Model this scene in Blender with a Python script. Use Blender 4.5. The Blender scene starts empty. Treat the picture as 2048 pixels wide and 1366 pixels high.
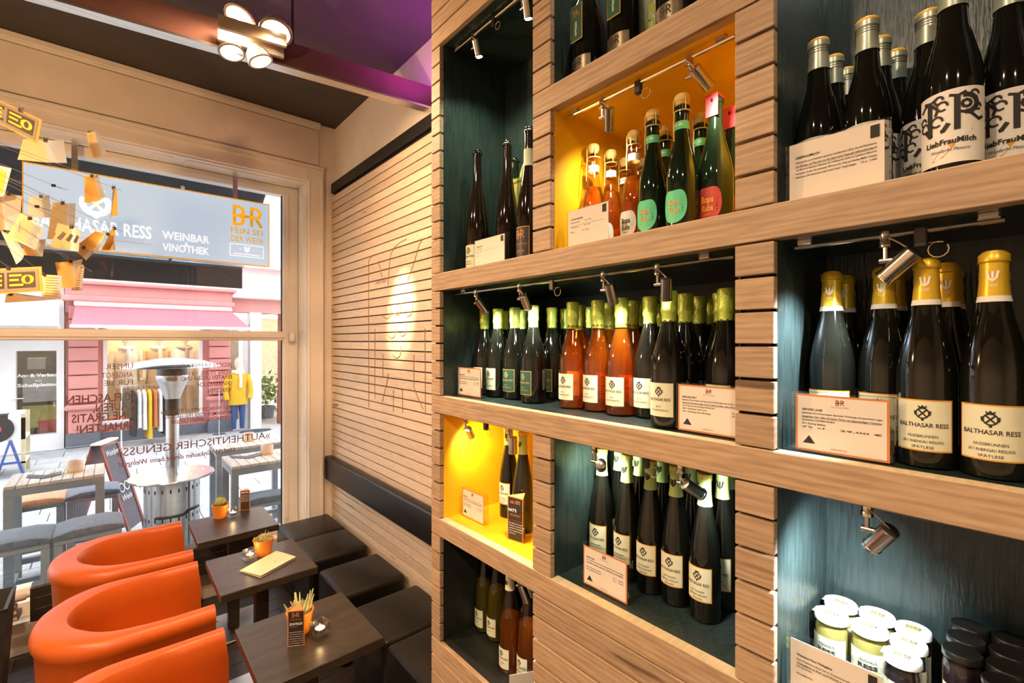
import bpy, bmesh, math, random
from mathutils import Vector, Matrix
R = math.radians
PI = math.pi
random.seed(7)
S = bpy.context.scene
COL = S.collection

# ------------------------------------------------------------------ camera
FPX = 930.0                      # focal length in pixels of a 2048 x 1366 frame
YAW = R(40.8)                    # camera turned from the room's long axis (+Y) towards the shelf wall (+X)
CH = 2.0
cam = bpy.data.cameras.new('camera')
cam.sensor_width = 36.0
cam.lens = FPX / 2048 * 36.0
cam.clip_start = 0.02
cam.clip_end = 200
camo = bpy.data.objects.new('camera', cam)
COL.objects.link(camo)
camo.location = (0, 0, CH)
camo.rotation_euler = (PI / 2, 0, -YAW)
S.camera = camo

# ------------------------------------------------------------------ world and exposure
w = bpy.data.worlds.new('overcast_sky')
S.world = w
w.use_nodes = True
bg = w.node_tree.nodes['Background']
bg.inputs[0].default_value = (0.86, 0.94, 1.0, 1)
bg.inputs[1].default_value = 4.2
S.view_settings.view_transform = 'Standard'
S.view_settings.look = 'None'
S.view_settings.gamma = 1.0
S.view_settings.exposure = 0.12
S.view_settings.use_curve_mapping = False
S.cycles.max_bounces = 7
S.cycles.diffuse_bounces = 3
S.cycles.glossy_bounces = 3
S.cycles.transmission_bounces = 4
S.cycles.transparent_max_bounces = 14
S.cycles.sample_clamp_indirect = 6.0
S.cycles.use_adaptive_sampling = True
S.cycles.adaptive_threshold = 0.07
S.cycles.adaptive_min_samples = 20

def lamp(name, kind, loc, power, col, target=None, size=None, radius=0.03, blend=0.4, parent=None):
    l = bpy.data.lights.new(name, kind)
    l.energy = power
    l.color = col
    l.shadow_soft_size = radius
    if kind == 'SPOT':
        l.spot_size = R(size or 60)
        l.spot_blend = blend
    o = bpy.data.objects.new(name, l)
    COL.objects.link(o)
    o.location = loc
    if target is not None:
        d = Vector(target) - Vector(loc)
        o.rotation_euler = d.to_track_quat('-Z', 'Y').to_euler()
    if parent is not None:
        o.parent = parent
        o.matrix_parent_inverse = Matrix.Translation(parent.location).inverted()
    return o

# ------------------------------------------------------------------ measuring helpers (camera geometry -> metres)
_c, _s = math.cos(YAW), math.sin(YAW)
def ray(u, v):
    t = (u - 1024) / FPX
    return Vector((t * _c + _s, _c - t * _s, (683 - v) / FPX))
def onx(u, v, x):
    d = ray(u, v); return Vector((0, 0, CH)) + d * (x / d.x)
def ony(u, v, y):
    d = ray(u, v); return Vector((0, 0, CH)) + d * (y / d.y)
def onz(u, v, z):
    d = ray(u, v); return Vector((0, 0, CH)) + d * ((z - CH) / d.z)
def ond(u, v, dist):
    return Vector((0, 0, CH)) + ray(u, v) * dist
def yat(u, x):
    d = ray(u, 683); return x * d.y / d.x

# ------------------------------------------------------------------ materials
MATS = {}
def _new(name):
    m = bpy.data.materials.new(name)
    m.use_nodes = True
    nt = m.node_tree
    for n in list(nt.nodes):
        nt.nodes.remove(n)
    out = nt.nodes.new('ShaderNodeOutputMaterial')
    MATS[name] = m
    return m, nt, out

def _coords(nt, space, scale):
    if space == 'world':
        g = nt.nodes.new('ShaderNodeNewGeometry'); src = g.outputs['Position']
    else:
        g = nt.nodes.new('ShaderNodeTexCoord'); src = g.outputs['Object']
    mp = nt.nodes.new('ShaderNodeMapping')
    mp.inputs['Scale'].default_value = scale
    nt.links.new(src, mp.inputs['Vector'])
    return mp

def mat(name, col, rough=0.5, metal=0.0, var=0.12, scale=8.0, stretch=(1, 1, 1), bump=0.0, bscale=None,
        coat=0.0, emit=0.0, ecol=None, spec=0.5, space='object', rvar=0.0, sheen=0.0, perobj=0.0, trans=0.0, detail=4.0):
    m, nt, out = _new(name)
    b = nt.nodes.new('ShaderNodeBsdfPrincipled')
    nt.links.new(b.outputs[0], out.inputs[0])
    mp = _coords(nt, space, (stretch[0], stretch[1], stretch[2]))
    if perobj:
        oi = nt.nodes.new('ShaderNodeObjectInfo')
        ad = nt.nodes.new('ShaderNodeVectorMath'); ad.operation = 'ADD'
        ml = nt.nodes.new('ShaderNodeMath'); ml.operation = 'MULTIPLY'; ml.inputs[1].default_value = 37.0
        nt.links.new(oi.outputs['Random'], ml.inputs[0])
        nt.links.new(mp.outputs[0], ad.inputs[0]); nt.links.new(ml.outputs[0], ad.inputs[1])
        vec = ad.outputs[0]
    else:
        vec = mp.outputs[0]
    nz = nt.nodes.new('ShaderNodeTexNoise')
    nz.inputs['Scale'].default_value = scale
    nz.inputs['Detail'].default_value = detail
    nt.links.new(vec, nz.inputs['Vector'])
    rp = nt.nodes.new('ShaderNodeValToRGB')
    rp.color_ramp.elements[0].position = 0.3
    rp.color_ramp.elements[1].position = 0.7
    lo = [max(0, c * (1 - var)) for c in col]; hi = [min(1, c * (1 + var)) for c in col]
    rp.color_ramp.elements[0].color = (*lo, 1); rp.color_ramp.elements[1].color = (*hi, 1)
    nt.links.new(nz.outputs['Fac'], rp.inputs[0])
    last = rp.outputs[0]
    if perobj:
        hs = nt.nodes.new('ShaderNodeHueSaturation')
        mr = nt.nodes.new('ShaderNodeMapRange')
        mr.inputs[3].default_value = 1 - perobj; mr.inputs[4].default_value = 1 + perobj
        nt.links.new(oi.outputs['Random'], mr.inputs[0]); nt.links.new(mr.outputs[0], hs.inputs['Value'])
        nt.links.new(last, hs.inputs['Color']); last = hs.outputs[0]
    nt.links.new(last, b.inputs['Base Color'])
    b.inputs['Roughness'].default_value = rough
    b.inputs['Metallic'].default_value = metal
    b.inputs['Specular IOR Level'].default_value = spec
    b.inputs['Coat Weight'].default_value = coat
    b.inputs['Coat Roughness'].default_value = 0.08
    b.inputs['Sheen Weight'].default_value = sheen
    b.inputs['Transmission Weight'].default_value = trans
    if rvar:
        mr2 = nt.nodes.new('ShaderNodeMapRange')
        mr2.inputs[3].default_value = max(0, rough - rvar); mr2.inputs[4].default_value = rough + rvar
        nt.links.new(nz.outputs['Fac'], mr2.inputs[0]); nt.links.new(mr2.outputs[0], b.inputs['Roughness'])
    if bump:
        n2 = nt.nodes.new('ShaderNodeTexNoise'); n2.inputs['Scale'].default_value = bscale or scale * 3
        n2.inputs['Detail'].default_value = 3
        nt.links.new(vec, n2.inputs['Vector'])
        bp = nt.nodes.new('ShaderNodeBump'); bp.inputs['Strength'].default_value = bump; bp.inputs['Distance'].default_value = 0.004
        nt.links.new(n2.outputs['Fac'], bp.inputs['Height']); nt.links.new(bp.outputs[0], b.inputs['Normal'])
    if emit:
        b.inputs['Emission Color'].default_value = (*(ecol or col), 1)
        b.inputs['Emission Strength'].default_value = emit
    return m

def oak(name, lo, mid, hi, axis='y', rough=0.55):
    m, nt, out = _new(name)
    b = nt.nodes.new('ShaderNodeBsdfPrincipled'); nt.links.new(b.outputs[0], out.inputs[0])
    st = {'y': (14, 1.3, 14), 'x': (1.3, 14, 14), 'z': (14, 14, 1.3)}[axis]
    mp = _coords(nt, 'world', st)
    oi = nt.nodes.new('ShaderNodeObjectInfo')
    ml = nt.nodes.new('ShaderNodeMath'); ml.operation = 'MULTIPLY'; ml.inputs[1].default_value = 53.0
    ad = nt.nodes.new('ShaderNodeVectorMath'); ad.operation = 'ADD'
    nt.links.new(oi.outputs['Random'], ml.inputs[0]); nt.links.new(mp.outputs[0], ad.inputs[0]); nt.links.new(ml.outputs[0], ad.inputs[1])
    n1 = nt.nodes.new('ShaderNodeTexNoise'); n1.inputs['Scale'].default_value = 2.2; n1.inputs['Detail'].default_value = 5
    n1.inputs['Distortion'].default_value = 1.3
    n2 = nt.nodes.new('ShaderNodeTexNoise'); n2.inputs['Scale'].default_value = 11; n2.inputs['Detail'].default_value = 7
    wv = nt.nodes.new('ShaderNodeTexWave'); wv.inputs['Scale'].default_value = 1.6; wv.inputs['Distortion'].default_value = 9
    wv.inputs['Detail'].default_value = 3; wv.bands_direction = 'Z'
    for n in (n1, n2, wv):
        nt.links.new(ad.outputs[0], n.inputs['Vector'])
    a1 = nt.nodes.new('ShaderNodeMath'); a1.operation = 'MULTIPLY_ADD'; a1.inputs[1].default_value = 0.55
    nt.links.new(n2.outputs['Fac'], a1.inputs[0]); 
    a0 = nt.nodes.new('ShaderNodeMath'); a0.operation = 'MULTIPLY'; a0.inputs[1].default_value = 0.22
    nt.links.new(n1.outputs['Fac'], a0.inputs[0]); nt.links.new(a0.outputs[0], a1.inputs[2])
    a2 = nt.nodes.new('ShaderNodeMath'); a2.operation = 'MULTIPLY_ADD'; a2.inputs[1].default_value = 0.13
    nt.links.new(wv.outputs['Fac'], a2.inputs[0]); nt.links.new(a1.outputs[0], a2.inputs[2])
    rp = nt.nodes.new('ShaderNodeValToRGB')
    rp.color_ramp.elements[0].position = 0.32; rp.color_ramp.elements[0].color = (*lo, 1)
    rp.color_ramp.elements[1].position = 0.72; rp.color_ramp.elements[1].color = (*hi, 1)
    e = rp.color_ramp.elements.new(0.5); e.color = (*mid, 1)
    nt.links.new(a2.outputs[0], rp.inputs[0])
    # dark knots and cracks with a shape of their own
    vo = nt.nodes.new('ShaderNodeTexNoise'); vo.inputs['Scale'].default_value = 1.5; vo.inputs['Detail'].default_value = 2
    nt.links.new(ad.outputs[0], vo.inputs['Vector'])
    kr = nt.nodes.new('ShaderNodeValToRGB')
    kr.color_ramp.elements[0].position = 0.24; kr.color_ramp.elements[0].color = (0.35, 0.3, 0.28, 1)
    kr.color_ramp.elements[1].position = 0.29; kr.color_ramp.elements[1].color = (1, 1, 1, 1)
    nt.links.new(vo.outputs['Fac'], kr.inputs[0])
    mx = nt.nodes.new('ShaderNodeMix'); mx.data_type = 'RGBA'; mx.blend_type = 'MULTIPLY'; mx.inputs[0].default_value = 1
    nt.links.new(rp.outputs[0], mx.inputs[6]); nt.links.new(kr.outputs[0], mx.inputs[7])
    hs = nt.nodes.new('ShaderNodeHueSaturation')
    mr = nt.nodes.new('ShaderNodeMapRange'); mr.inputs[3].default_value = 0.86; mr.inputs[4].default_value = 1.1
    nt.links.new(oi.outputs['Random'], mr.inputs[0]); nt.links.new(mr.outputs[0], hs.inputs['Value'])
    nt.links.new(mx.outputs[2], hs.inputs['Color']); nt.links.new(hs.outputs[0], b.inputs['Base Color'])
    b.inputs['Roughness'].default_value = rough
    bp = nt.nodes.new('ShaderNodeBump'); bp.inputs['Strength'].default_value = 0.25; bp.inputs['Distance'].default_value = 0.002
    nt.links.new(n2.outputs['Fac'], bp.inputs['Height']); nt.links.new(bp.outputs[0], b.inputs['Normal'])
    return m

def clear(name, tint, refl=1.0, rough=0.0, ior=1.5, absorb=None):
    """clear material: tinted see-through with a Fresnel mirror on top"""
    m, nt, out = _new(name)
    tr = nt.nodes.new('ShaderNodeBsdfTransparent')
    nz = nt.nodes.new('ShaderNodeTexNoise'); nz.inputs['Scale'].default_value = 3
    rp = nt.nodes.new('ShaderNodeValToRGB')
    rp.color_ramp.elements[0].color = (*[c * 0.97 for c in tint], 1); rp.color_ramp.elements[1].color = (*tint, 1)
    nt.links.new(nz.outputs['Fac'], rp.inputs[0]); nt.links.new(rp.outputs[0], tr.inputs[0])
    gl = nt.nodes.new('ShaderNodeBsdfGlossy'); gl.inputs['Roughness'].default_value = rough
    fr = nt.nodes.new('ShaderNodeLayerWeight'); fr.inputs['Blend'].default_value = 0.5
    pw_ = nt.nodes.new('ShaderNodeMath'); pw_.operation = 'POWER'; pw_.inputs[1].default_value = 4.0
    ml = nt.nodes.new('ShaderNodeMath'); ml.operation = 'MULTIPLY_ADD'; ml.inputs[1].default_value = 0.75; ml.inputs[2].default_value = 0.045 * refl
    nt.links.new(fr.outputs['Facing'], pw_.inputs[0]); nt.links.new(pw_.outputs[0], ml.inputs[0])
    mx = nt.nodes.new('ShaderNodeMixShader')
    nt.links.new(ml.outputs[0], mx.inputs[0]); nt.links.new(tr.outputs[0], mx.inputs[1]); nt.links.new(gl.outputs[0], mx.inputs[2])
    nt.links.new(mx.outputs[0], out.inputs[0])
    return m

def liquid(name, col, through=0.6, rough=0.05, clearness=0.0):
    """wine / jelly / paper: diffuse + translucent with a gloss"""
    m, nt, out = _new(name)
    nz = nt.nodes.new('ShaderNodeTexNoise'); nz.inputs['Scale'].default_value = 14
    rp = nt.nodes.new('ShaderNodeValToRGB')
    rp.color_ramp.elements[0].color = (*[c * 0.88 for c in col], 1); rp.color_ramp.elements[1].color = (*[min(1, c * 1.08) for c in col], 1)
    tc = nt.nodes.new('ShaderNodeTexCoord'); nt.links.new(tc.outputs['Object'], nz.inputs['Vector'])
    nt.links.new(nz.outputs['Fac'], rp.inputs[0])
    df = nt.nodes.new('ShaderNodeBsdfDiffuse'); tl = nt.nodes.new('ShaderNodeBsdfTranslucent')
    nt.links.new(rp.outputs[0], df.inputs[0]); nt.links.new(rp.outputs[0], tl.inputs[0])
    mx = nt.nodes.new('ShaderNodeMixShader'); mx.inputs[0].default_value = through
    nt.links.new(df.outputs[0], mx.inputs[1]); nt.links.new(tl.outputs[0], mx.inputs[2])
    if clearness:
        tp = nt.nodes.new('ShaderNodeBsdfTransparent'); tp.inputs[0].default_value = (*[c ** 0.6 for c in col], 1)
        mc_ = nt.nodes.new('ShaderNodeMixShader'); mc_.inputs[0].default_value = clearness
        nt.links.new(mx.outputs[0], mc_.inputs[1]); nt.links.new(tp.outputs[0], mc_.inputs[2]); mx = mc_
    gl = nt.nodes.new('ShaderNodeBsdfGlossy'); gl.inputs['Roughness'].default_value = rough
    fr = nt.nodes.new('ShaderNodeFresnel'); fr.inputs['IOR'].default_value = 1.35
    m2 = nt.nodes.new('ShaderNodeMixShader')
    nt.links.new(fr.outputs[0], m2.inputs[0]); nt.links.new(mx.outputs[0], m2.inputs[1]); nt.links.new(gl.outputs[0], m2.inputs[2])
    nt.links.new(m2.outputs[0], out.inputs[0])
    return m

oak('oak', (0.34, 0.215, 0.125), (0.455, 0.30, 0.18), (0.55, 0.375, 0.235))
oak('oak_wall', (0.60, 0.455, 0.335), (0.72, 0.57, 0.43), (0.79, 0.65, 0.51))
oak('table_wood', (0.026, 0.019, 0.013), (0.046, 0.034, 0.024), (0.072, 0.055, 0.038), axis='x', rough=0.36)
oak('street_wood', (0.45, 0.38, 0.33), (0.6, 0.53, 0.47), (0.72, 0.65, 0.58))
mat('groove_dark', (0.012, 0.01, 0.009), 0.8)
mat('engraving', (0.33, 0.17, 0.05), 0.7)
mat('liner_green', (0.024, 0.037, 0.033), 0.30, var=0.3, scale=30, stretch=(3, 3, 0.4), bump=0.35, bscale=60, space='world')
mat('liner_black', (0.012, 0.014, 0.011), 0.5, var=0.3, scale=20, bump=0.2, space='world')
mat('liner_yellow', (0.86, 0.47, 0.004), 0.5, var=0.06, scale=10, space='world')
mat('wall_paint', (0.86, 0.77, 0.66), 0.7, var=0.04, scale=6, bump=0.12, bscale=90, space='world')
mat('casing_paint', (0.84, 0.78, 0.71), 0.4, var=0.04, scale=5, space='world')
mat('ceiling_paint', (0.060, 0.047, 0.040), 0.75, var=0.1, scale=3, space='world')
mat('beam_red', (0.085, 0.032, 0.025), 0.6, var=0.15, scale=6)
mat('strip_black', (0.014, 0.012, 0.012), 0.5, var=0.15)
mat('brushed', (0.72, 0.68, 0.62), 0.32, metal=1.0, var=0.12, scale=12, stretch=(0.3, 6, 6))
mat('plate_dull', (0.34, 0.27, 0.2), 0.5, metal=0.5, var=0.1)
mat('nickel', (0.62, 0.57, 0.50), 0.25, metal=1.0, var=0.08)
mat('dark_metal', (0.05, 0.045, 0.04), 0.35, metal=0.6)
mat('steel', (0.66, 0.68, 0.70), 0.25, metal=1.0, var=0.1, scale=5, stretch=(6, 6, 0.4))
mat('plate_steel', (0.62, 0.62, 0.60), 0.3, metal=1.0, var=0.08)
mat('floor_wood', (0.030, 0.021, 0.017), 0.34, var=0.45, scale=5, stretch=(1, 10, 10), bump=0.1, space='world', perobj=0.25, rvar=0.08)
mat('leather_orange', (0.60, 0.105, 0.007), 0.40, var=0.07, scale=4, bump=0.09, bscale=240)
mat('leather_black', (0.008, 0.0065, 0.0055), 0.38, var=0.15, scale=5, bump=0.08, bscale=260)
mat('piping_orange', (0.42, 0.07, 0.006), 0.5)
mat('plastic_black', (0.015, 0.014, 0.013), 0.45)
mat('radiator_black', (0.028, 0.023, 0.02), 0.45)
mat('cream_plastic', (0.55, 0.42, 0.33), 0.4)
mat('terracotta', (0.80, 0.25, 0.02), 0.5, var=0.08)
mat('soil', (0.06, 0.035, 0.02), 0.95, var=0.5, scale=60, bump=0.6)
mat('cactus', (0.32, 0.35, 0.12), 0.8, var=0.3, scale=60, bump=0.8)
mat('spines', (0.78, 0.70, 0.42), 0.7)
mat('sprig', (0.62, 0.62, 0.30), 0.7, var=0.3, scale=40)
mat('wax', (0.86, 0.74, 0.6), 0.5, emit=0.35, ecol=(1.0, 0.72, 0.4))
mat('flame', (1, 0.75, 0.35), 0.5, emit=12, ecol=(1.0, 0.7, 0.32))
mat('tin', (0.75, 0.72, 0.68), 0.25, metal=1)
clear('clear_glass', (0.96, 0.97, 0.96), 1.6)
clear('acrylic', (0.93, 0.96, 0.95), 1.5)
clear('window_glass', (0.97, 0.985, 0.98), 1.0)
clear('rose_glass', (0.93, 0.76, 0.56), 1.5)
clear('pale_glass', (0.60, 0.60, 0.34), 1.3)
clear('jar_glass', (0.95, 0.95, 0.9), 1.2)
mat('bottle_dark', (0.006, 0.006, 0.004), 0.06, var=0.3, spec=0.55)
mat('bottle_brown', (0.012, 0.006, 0.004), 0.07, var=0.3, spec=0.55)
mat('bottle_green', (0.006, 0.014, 0.006), 0.06, var=0.3, spec=0.55)
liquid('wine_rose', (0.98, 0.36, 0.035), 0.6, clearness=0.80)
liquid('wine_white', (0.60, 0.48, 0.08), 0.6, clearness=0.5)
liquid('cider', (0.95, 0.42, 0.04), 0.55, clearness=0.78)
liquid('jelly_yellow', (1.0, 0.84, 0.26), 0.7)
mat('jelly_dark', (0.022, 0.012, 0.018), 0.1)
mat('foil_lime', (0.50, 0.62, 0.10), 0.36, metal=0.25, var=0.1, scale=40, bump=0.5, bscale=130)
mat('foil_gold', (0.72, 0.46, 0.03), 0.34, metal=0.35, var=0.06)
mat('capsule_green', (0.52, 0.66, 0.22), 0.4, var=0.05)
mat('capsule_cream', (0.72, 0.70, 0.50), 0.4, var=0.05)
mat('capsule_yellow', (0.90, 0.62, 0.05), 0.4, var=0.05)
mat('screw_silver', (0.50, 0.56, 0.46), 0.35, metal=0.6, var=0.06)
mat('screw_orange', (0.85, 0.45, 0.03), 0.4)
mat('cork', (0.66, 0.47, 0.16), 0.8, var=0.25, scale=60)
mat('string', (0.66, 0.55, 0.18), 0.8)
mat('band_green', (0.10, 0.55, 0.22), 0.5)
mat('label_cream', (0.74, 0.72, 0.52), 0.6, var=0.03)
mat('label_white', (0.80, 0.76, 0.70), 0.6, var=0.03)
mat('label_orange', (0.72, 0.33, 0.03), 0.5)
mat('label_green', (0.025, 0.10, 0.06), 0.5)
mat('label_black', (0.02, 0.016, 0.014), 0.45)
mat('label_mint', (0.10, 0.62, 0.34), 0.5, var=0.04)
mat('label_red', (0.42, 0.045, 0.03), 0.5, var=0.04)
mat('label_jelly', (0.72, 0.66, 0.46), 0.6)
mat('label_leaf', (0.5, 0.62, 0.05), 0.6)
mat('metal_label', (0.30, 0.24, 0.15), 0.35, metal=0.9, var=0.2, scale=40)
mat('gold_trim', (0.72, 0.48, 0.14), 0.35, metal=0.5)
mat('box_black', (0.02, 0.02, 0.018), 0.55, var=0.2, scale=50)
mat('box_orange', (0.75, 0.30, 0.03), 0.5)
mat('box_yellow', (0.80, 0.58, 0.05), 0.5)
mat('box_white', (0.72, 0.70, 0.55), 0.5)
mat('ply_edge', (0.72, 0.56, 0.33), 0.6, var=0.1, scale=20, stretch=(1, 6, 1))
mat('filament', (1, 0.95, 0.85), 0.3, emit=120, ecol=(1, 0.9, 0.72))
mat('ink', (0.02, 0.017, 0.015), 0.7)
mat('ink_grey', (0.16, 0.13, 0.11), 0.7)
mat('ink_white', (0.85, 0.82, 0.78), 0.6)
mat('ink_gold', (0.55, 0.42, 0.16), 0.5)
mat('ink_lime', (0.55, 0.62, 0.12), 0.5)
mat('ink_orange', (0.55, 0.20, 0.06), 0.6)
mat('card_paper', (0.76, 0.66, 0.57), 0.6, var=0.03)
mat('card_orange', (0.60, 0.21, 0.06), 0.55)
mat('tent_black', (0.03, 0.018, 0.013), 0.5)
mat('tent_orange', (0.70, 0.24, 0.07), 0.5)
mat('menu_cream', (0.80, 0.70, 0.48), 0.55, var=0.03)
mat('lid_white', (0.80, 0.82, 0.80), 0.3, var=0.03)
mat('lid_black', (0.012, 0.012, 0.011), 0.3)
mat('sticker', (0.62, 0.50, 0.22), 0.6)
mat('lens_warm', (1, 0.9, 0.7), 0.3, emit=3.0, ecol=(1, 0.78, 0.5))
mat('lens_cool', (1, 1, 0.95), 0.3, emit=16, ecol=(0.95, 1.0, 0.88))
mat('cable', (0.42, 0.33, 0.24), 0.4)
liquid('paper_cream', (0.92, 0.72, 0.36), 0.45, 0.5)
liquid('paper_amber', (0.88, 0.55, 0.15), 0.45, 0.5)
liquid('paper_white', (0.88, 0.80, 0.66), 0.4, 0.5)
liquid('paper_rust', (0.62, 0.20, 0.03), 0.3, 0.5)
liquid('paper_kraft', (0.58, 0.36, 0.16), 0.3, 0.5)
mat('poster_grey', (0.20, 0.16, 0.11), 0.6)
mat('poster_yellow', (0.85, 0.42, 0.02), 0.6)
mat('poster_orange', (0.80, 0.24, 0.04), 0.6)
mat('poster_dark', (0.05, 0.03, 0.02), 0.6)
mat('sign_face', (0.33, 0.44, 0.56), 0.4, var=0.03, scale=1.5, emit=0.56, ecol=(0.62, 0.80, 1.0))  # glow put into face, letters and frame as emission, no lamp behind
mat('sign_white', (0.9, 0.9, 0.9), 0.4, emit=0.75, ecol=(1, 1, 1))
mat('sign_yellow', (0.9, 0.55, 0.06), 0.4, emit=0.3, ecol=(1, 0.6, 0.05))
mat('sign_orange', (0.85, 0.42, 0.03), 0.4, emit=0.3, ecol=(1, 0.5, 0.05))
mat('window_ink', (0.22, 0.07, 0.07), 0.7)
mat('facade_pink', (0.66, 0.28, 0.26), 0.75, var=0.05, scale=3, space='world', bump=0.1)
mat('facade_pale', (0.80, 0.64, 0.62), 0.75, var=0.05, scale=3, space='world')
mat('plinth_grey', (0.13, 0.15, 0.19), 0.7, var=0.15, space='world')
mat('white_paint', (0.80, 0.80, 0.80), 0.45, var=0.03, space='world')
mat('awning_pink', (0.78, 0.17, 0.21), 0.7, var=0.06, scale=3)
mat('awning_white', (0.72, 0.74, 0.75), 0.7, var=0.04)
mat('awning_dark', (0.045, 0.05, 0.058), 0.75, var=0.1)
mat('paver', (0.43, 0.44, 0.46), 0.75, var=0.14, scale=6, space='world', perobj=0.12, bump=0.2)
mat('paver_joint', (0.30, 0.29, 0.28), 0.9, var=0.2, space='world')
mat('cobble', (0.42, 0.42, 0.44), 0.8, var=0.25, scale=5, space='world', bump=0.4, bscale=12)
mat('street_metal', (0.24, 0.27, 0.30), 0.5, var=0.06)
mat('felt_grey', (0.11, 0.14, 0.19), 0.95, var=0.2, scale=30, sheen=0.3, bump=0.3, bscale=200)
mat('felt_orange', (0.70, 0.32, 0.16), 0.95, var=0.12, scale=30, sheen=0.3)
mat('chalkboard', (0.05, 0.055, 0.08), 0.5, var=0.2)
mat('board_wood', (0.22, 0.05, 0.03), 0.5)
mat('lantern', (0.80, 0.55, 0.40), 0.5)
mat('shop_cream', (0.78, 0.68, 0.52), 0.7)
mat('shop_dark', (0.10, 0.075, 0.05), 0.7, var=0.5, scale=4)
mat('shop_floor', (0.32, 0.2, 0.12), 0.5)
mat('coat_cream', (0.78, 0.72, 0.58), 0.9, var=0.1)
mat('coat_camel', (0.62, 0.42, 0.22), 0.9, var=0.1)
mat('coat_yellow', (0.66, 0.38, 0.02), 0.85, var=0.1)
mat('scarf_grey', (0.32, 0.28, 0.24), 0.9)
mat('jeans', (0.03, 0.07, 0.2), 0.9)
mat('skin_form', (0.7, 0.6, 0.5), 0.6)
mat('cloth_dark', (0.02, 0.022, 0.03), 0.9)
mat('cloth_white', (0.75, 0.75, 0.75), 0.9)
mat('cloth_mustard', (0.70, 0.45, 0.02), 0.9)
mat('cloth_rust', (0.55, 0.16, 0.05), 0.9)
mat('cloth_olive', (0.06, 0.08, 0.05), 0.9)
mat('cloth_red', (0.6, 0.06, 0.03), 0.9)
mat('passage_red', (0.30, 0.09, 0.07), 0.7)
mat('passage_wall', (0.62, 0.52, 0.42), 0.8)
mat('leaf_green', (0.10, 0.22, 0.05), 0.7, var=0.4, scale=9)
mat('vinyl', (0.015, 0.015, 0.02), 0.25)
mat('vinyl_label', (0.70, 0.05, 0.18), 0.5)
mat('trestle_blue', (0.05, 0.10, 0.32), 0.5)
mat('stand_wood', (0.55, 0.48, 0.30), 0.6)
mat('sleeve_yellow', (0.62, 0.55, 0.12), 0.6)
mat('sleeve_red', (0.6, 0.04, 0.05), 0.6)
mat('sleeve_grey', (0.4, 0.4, 0.38), 0.6)
mat('doormat', (0.06, 0.06, 0.07), 0.95, scale=60, var=0.4)
mat('book_paper', (0.66, 0.55, 0.42), 0.8)
mat('book_cover', (0.16, 0.08, 0.04), 0.6)
mat('masonry', (0.60, 0.48, 0.34), 0.85, var=0.12, scale=9, bump=0.4, space='world')
mat('led_magenta', (0.9, 0.1, 0.9), 0.4, emit=6, ecol=(0.85, 0.05, 1.0))

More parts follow.
